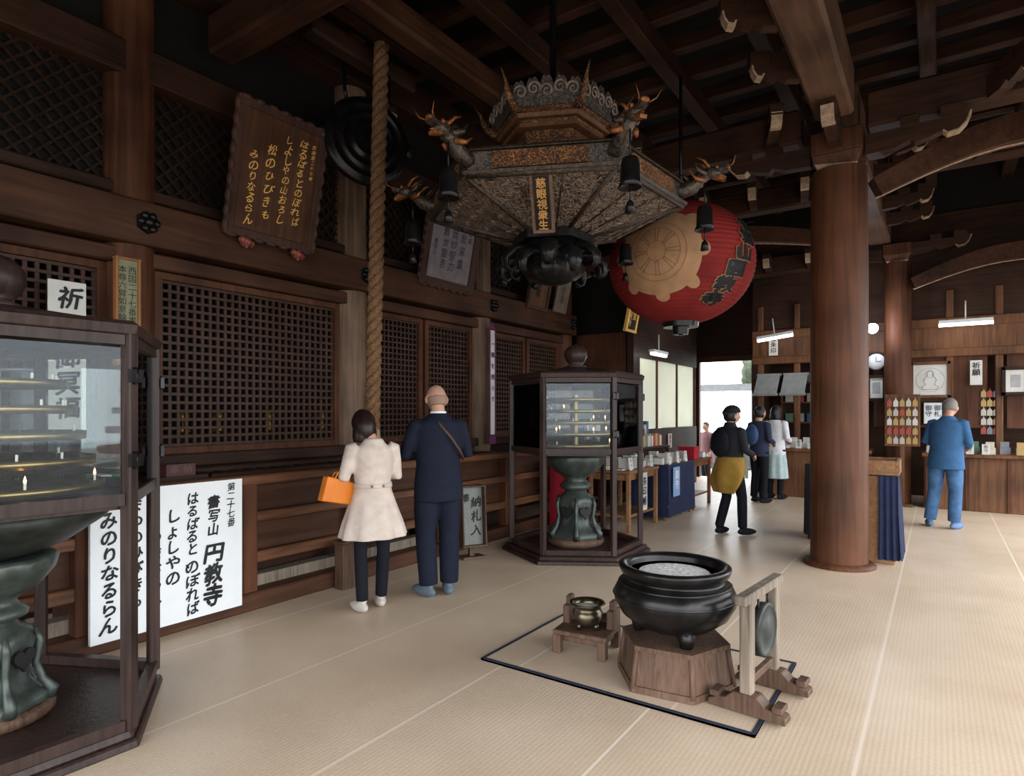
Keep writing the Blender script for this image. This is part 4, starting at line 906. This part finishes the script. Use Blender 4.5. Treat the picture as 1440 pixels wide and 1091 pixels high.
L.new(bs.outputs[0],mx.inputs[1]); L.new(tr.outputs[0],mx.inputs[2]); L.new(mx.outputs[0],N['Material Output'].inputs[0])
for i,(a,b_) in enumerate([(10.4,11.4),(11.45,12.5),(12.55,13.6)]):
    struct(MB().box((0,(a+b_)/2,1.9),(.02,b_-a-.04,1.3)),'window_%d'%nw,SHO); nw+=1
mb=MB()
for y in(10.36,11.43,12.53,13.66): mb.box((0,y,1.9),(.07,.05,1.4))
trim(mb,W_RED)
# ---------------------------------------------------------------- kiosk
g=empty('shop_counter','long brown wooden temple shop counter','counter',(0,0,0))
obj(MB().box((5.80,12.35,.42),(3.0,.5,.84)),'body',W_ORNG,g,bevel=.01)
obj(MB().box((5.82,12.3,.87),(3.1,.62,.06)),'countertop',W_ORNG,g,bevel=.01)
for i in range(6): obj(MB().box((4.35+.52*i,12.09,.42),(.05,.03,.8)),'panel_strip',W_RED,g)
g=empty('shop_counter','dark wooden shop counter beside the doorway','counter',(0,0,0))
obj(MB().box((2.65,12.6,.42),(1.7,.6,.84)),'body',W_ORNG,g,bevel=.01); obj(MB().box((2.65,12.55,.87),(1.8,.75,.06)),'countertop',W_ORNG,g,bevel=.01)
mb=MB()
for x in(1.65,2.3,3.0,4.65,5.3,6.2,7.1): mb.box((x,12.66,2.0),(.1,.1,3.2))
mb.box((4.6,12.64,2.55),(6.2,.12,.14)).box((4.6,12.64,3.05),(6.2,.12,.16)).box((4.6,12.64,2.8),(6.2,.06,.4))
trim(mb,W_ORNG)
struct(MB().box((4.35,12.68,1.9),(1.6,.04,1.2)).box((5.8,12.68,1.9),(.8,.04,1.2)),'wall_kiosk_panels',W_RED)
for k in range(3):
    obj(MB().box((0,0,0),(1.1,.3,.03)).box((-.53,0,-.2),(.03,.3,.4)).box((.53,0,-.2),(.03,.3,.4)),'wall_shelf',W_ORNG,loc=(2.4,13.6,1.35+.4*k),label='wooden shelf inside the shop kiosk',cat='shelf',group='kiosk shelves')
    for q in range(5):
        c=random.randrange(8); obj(MB().box((0,0,.08),(.14,.14,.16)).box((0,0,.165),(.15,.15,.01)),'gift_box',SM[c],loc=(2.0+.2*q,13.6,1.366+.4*k),label=f'{cn[c]} lidded gift box on kiosk shelf',cat='box',group='gift boxes on kiosk shelves')
PG=plain('pale_grey_board',(.26,.26,.25),.5)
for i,x in enumerate((1.85,2.32)):
    obj(MB().box((0,0,0),(.40,.02,.5)).box((0,.01,.26),(.44,.04,.03)).box((0,.01,-.26),(.44,.04,.03)).box((0,.2,.1),(.03,.4,.03),R=(.75,0,0)),'notice_board',PG,loc=(x,12.25,2.08),rot=(-.75,.0,0),label='tilted pale grey notice board above the shop counter',cat='notice board',group='tilted notice boards')
GW=plain('grey_ink_wash',(.3,.3,.3),.7)
def framed(x,z,w,h,fm,label,art):
    g=empty('framed_picture',label,'picture',(x,12.56,z))
    obj(MB().box((0,.0,0),(w,.02,h)),'picture',PAPER,g)
    mb=MB()
    for s_ in(-1,1): mb.box((s_*w/2,-.01,0),(.05,.05,h+.05)).box((0,-.01,s_*h/2),(w+.05,.05,.05))
    obj(mb,'frame',fm,g,bevel=.004); obj(art,'drawing',GW,g)
art=MB()
P=[(-.09,-.16),(.09,-.16),(.12,-.12),(.06,-.08),(.09,.0),(.06,.05),(.035,.07),(.04,.12),(0,.16),(-.04,.12),(-.035,.07),(-.06,.05),(-.09,.0),(-.06,-.08),(-.12,-.12)]
for a,b_ in zip(P,P[1:]+P[:1]): art.tube([(a[0],-.012,a[1]),(b_[0],-.012,b_[1])],.005,4)
for r in(.06,.2):
    for i in range(20):
        a=2*pi*i/20;b_=2*pi*(i+1)/20; art.tube([(r*cos(a),-.012,r*sin(a)+.1*(r<.1)),(r*cos(b_),-.012,r*sin(b_)+.1*(r<.1))],.0025,4)
framed(4.38,2.10,.52,.56,W_ORNG,'framed paper scroll with faint ink drawing of seated figure',art)
art=MB().box((0,-.012,.0),(.12,.004,.2)).box((0,-.012,.14),(.16,.004,.02)); framed(3.60,1.98,.24,.4,W_DARK,'small framed ink picture beside pillar',art)
art=MB().box((0,-.012,.0),(.12,.004,.2)); framed(5.5,2.05,.3,.4,W_DARK,'small dark framed paper picture on the kiosk wall',art)
g=empty('wall_clock','round white wall clock','clock',(3.60,12.52,2.44),(pi/2,0,0))
obj(MB().lathe([(0,0),(.14,0),(.14,.03),(0,.03)],32),'face',WHITE,g); obj(MB().lathe([(.14,.0),(.165,0),(.165,.04),(.145,.045),(.138,.035),(.14,.0)],32),'rim',IRON,g)
obj(MB().box((0,.04,.034),(.012,.09,.004)),'hand',INK,g); obj(MB().box((.035,0,.036),(.08,.01,.004)),'hand',INK,g)
def cbox(loc):
    c=random.randrange(8)
    obj(MB().box((0,0,.05),(.13,.12,.1)).box((0,.04,.13),(.11,.02,.12)),'charm_box',[SM[c]],loc=loc,label=f'{cn[c]} charm display box on the counter',cat='charm box',group='charm boxes on the counter')
for i in range(15): cbox((4.40+.19*i,12.18+.14*(i%2),.9))
for i in range(8): cbox((1.9+.19*i,12.45+.1*(i%2),.9))
def charm(loc,c,label,grp):
    obj(MB().plate([(-.035,0),(.035,0),(.035,.08),(.015,.11),(-.015,.11),(-.035,.08)],-.008,.008).tube([(0,0,.1),(0,0,.15)],.004,5).ball((0,0,.115),.012,8,6),'charm',[SM[c]],loc=loc,label=label,cat='charm',group=grp)
obj(MB().box((4.0,12.14,1.42),(.50,.03,.86)).box((4.0,12.14,.5),(.06,.03,1.0)).box((4.0,12.11,.02),(.3,.2,.04)),'charm_board',W_ORNG,label='wooden board hung with small votive amulets',cat='display board',bevel=.006)
for i in range(5):
    for j in range(5):
        c=random.choice([0,5,5,3,2,7]); charm((3.82+.09*i,12.115,1.03+.155*j),c,f'{cn[c]} amulet hanging on the kiosk board','hanging amulets')
for i in range(3):
    for j in range(5):
        c=random.choice([0,5,5,6,2,0]); charm((5.1+.08*i,12.64,1.2+.15*j),c,f'{cn[c]} amulet hanging on the kiosk board','hanging amulets')
for i in range(6):
    sign('price_card','small white price card with black writing','card',.1,.16,(2.0+.2*i if i<4 else 4.9+.2*(i-4),12.03 if i>3 else 12.22,.9),0,0,PAPER,None,0,[('御守',0,.15,.06)],INK,thick=.006,group='price cards')
for i,(x,z,s_) in enumerate([(1.9,2.64,'御朱印'),(2.7,2.64,'納経所'),(3.15,1.5,'御守'),(5.0,2.0,'祈願'),(3.05,2.05,'護摩札')]):
    sign('paper_notice','small white paper notice with black writing at the kiosk','notice',.16,.40,(x,12.56,z),0,0,PAPER,None,0,[(s_,0,.37,.11)],INK,thick=.008,bold=.02,group='kiosk paper notices')
sign('amulet_notice','white notice with two red-topped black strips','notice',.26,.36,(4.42,12.6,1.36),0,0,WHITE,INK,.02,[('御札',.06,.32,.1),('御守',-.06,.32,.1)],INK,bold=.01,thick=.01)
def tube(loc,rz,L_,label,tilt=0):
    g=empty('fluorescent_light',label,'light',loc,(0,tilt,rz)); obj(MB().box((0,0,.03),(L_,.1,.05)).tube([(0,0,.05),(0,0,.35)],.01,6),'housing',WHITE,g); obj(MB().tube([(-L_/2,0,-.02),(L_/2,0,-.02)],.025,10),'tube_lamp',LAMPW,g)
tube((.3,10.8,2.62),R90,.7,'white fluorescent light above the stall')
tube((2.0,12.2,2.95),0,.62,'white fluorescent light above the shop counter',-.12)
tube((4.85,12.2,2.98),0,.7,'white fluorescent light at the kiosk end')
LX=3.58
g=empty('spot_lamp','small bright round spot lamp on the kiosk beam','lamp',(LX,12.05,2.97))
obj(MB().ball((0,0,0),.085,16,10),'bulb',plain('bright_bulb',(.9,.93,1),.5,emis=40,var=0),g); obj(MB().tube([(0,.06,0),(0,.53,.02)],.02,8).lathe([(.03,-.02),(.07,-.01)],16,0,(0,.05,.07)),'arm',IRON,g)
l=bpy.data.lights.new('spot_lamp_glow','POINT'); l.energy=30; l.color=(.8,.85,1); l.shadow_soft_size=.09; o=bpy.data.objects.new('spot_lamp_glow',l); C.objects.link(o); o.location=(LX,11.9,2.97)
g=empty('display_case','narrow wooden display case with navy cloth beside the column','display case',(4.0,7.62,0),(0,0,.0))
obj(MB().box((0,0,.45),(.27,.48,.9)),'cabinet',W_TAN,g,bevel=.008)
obj(MB().box((0,0,.93),(.34,.56,.04)).box((0,-.265,1.0),(.34,.03,.12)).box((0,.265,1.0),(.34,.03,.12)).box((.155,0,1.0),(.03,.56,.12)),'tray',W_TAN,g,bevel=.005)
mb=MB(); vs=[];fs=[]
for i in range(31):
    t=i/30; y=-.26+.52*t
    vs+= [(.15,y,.905),(.165+.015*sin(i*1.1),y,.5),(.185+.02*sin(i*1.1),y,.05)]
for i in range(30):
    for j in range(2): fs.append((3*i+j,3*i+3+j,3*i+4+j,3*i+1+j))
mb.add(vs,fs,0,None,True); vs=[];fs=[]
for i in range(16):
    t=i/15; x=-.01+.17*t
    vs+=[(x,-.255,.905),(x+.005,-.27-.012*sin(i*1.3),.5),(x+.02*t,-.28-.02*sin(i*1.3),.05)]
for i in range(15):
    for j in range(2): fs.append((3*i+j,3*i+3+j,3*i+4+j,3*i+1+j))
mb.add(vs,fs,0,None,True); obj(mb,'cloth_drape',NAVYC,g)
for i in range(5): obj(MB().box((0,0,.03),(.1,.085,.06)),'fortune_slip_box',SM[[0,3,5,7,0][i]],loc=(3.97+.02*(i%2),7.42+.095*i,.952),label='small box of paper slips in the display tray',cat='box',group='slip boxes in the tray')
# courtyard seen through the doorway
obj(MB().box((0,0,0),(5,2.4,.06)).box((0,-1.2,-.12),(5,.04,.22)).box((-2.4,-1.1,-1.5),(.06,.06,3)).box((2.4,-1.1,-1.5),(.06,.06,3)),'awning',plain('white_canvas',(.16,.16,.16),.8),loc=(-1.8,24,2.55),label='white canvas awning over a distant stall outside',cat='awning')
obj(MB().box((0,0,.45),(4.4,.8,.9)).box((0,0,.92),(4.6,1,.05)),'market_stall',plain('grey_stall_boards',(.06,.058,.055),.9),loc=(-1.8,24,-.46),label='grey stall counter under the distant awning',cat='stall',bevel=.02)
mb=MB()
for i in range(34): mb.box((-3.3+.2*i,0,.5),(.09,.03,1.0))
mb.box((0,.03,.3),(6.8,.03,.08)).box((0,.03,.85),(6.8,.03,.08))
obj(mb,'picket_fence',plain('pale_fence_boards',(.10,.095,.085),.8),loc=(-.4,19.5,-.46),label='pale wooden slat fence outside the doorway',cat='fence')
LEAF=carved('dark_tree_foliage',(.012,.018,.009),(.07,.085,.045),3,.8,0,.6)
for i,(x,y,s_) in enumerate([(-8.5,36,1.2),(-3.0,37,1.25),(3.0,38,1.3)]):
    g=empty('courtyard_tree','dark green leafy tree standing in the courtyard','tree',(x,y,-.46),group='courtyard trees',scale=s_)
    obj(MB().tube([(0,0,0),(.1,0,1.6),(-.1,.1,3.2)],[.22,.17,.12],10),'trunk',W_DARK,g)
    mb=MB()
    for q in range(16):
        a=TR.uniform(0,2*pi); r=TR.uniform(0,1.4); mb.ball((r*cos(a),r*sin(a),TR.uniform(3.2,5.6)),TR.uniform(.5,.9),10,7,fn=lambda p:p*(1+.12*sin(9*p.x+7*p.z)))
    obj(mb,'foliage',LEAF,g)
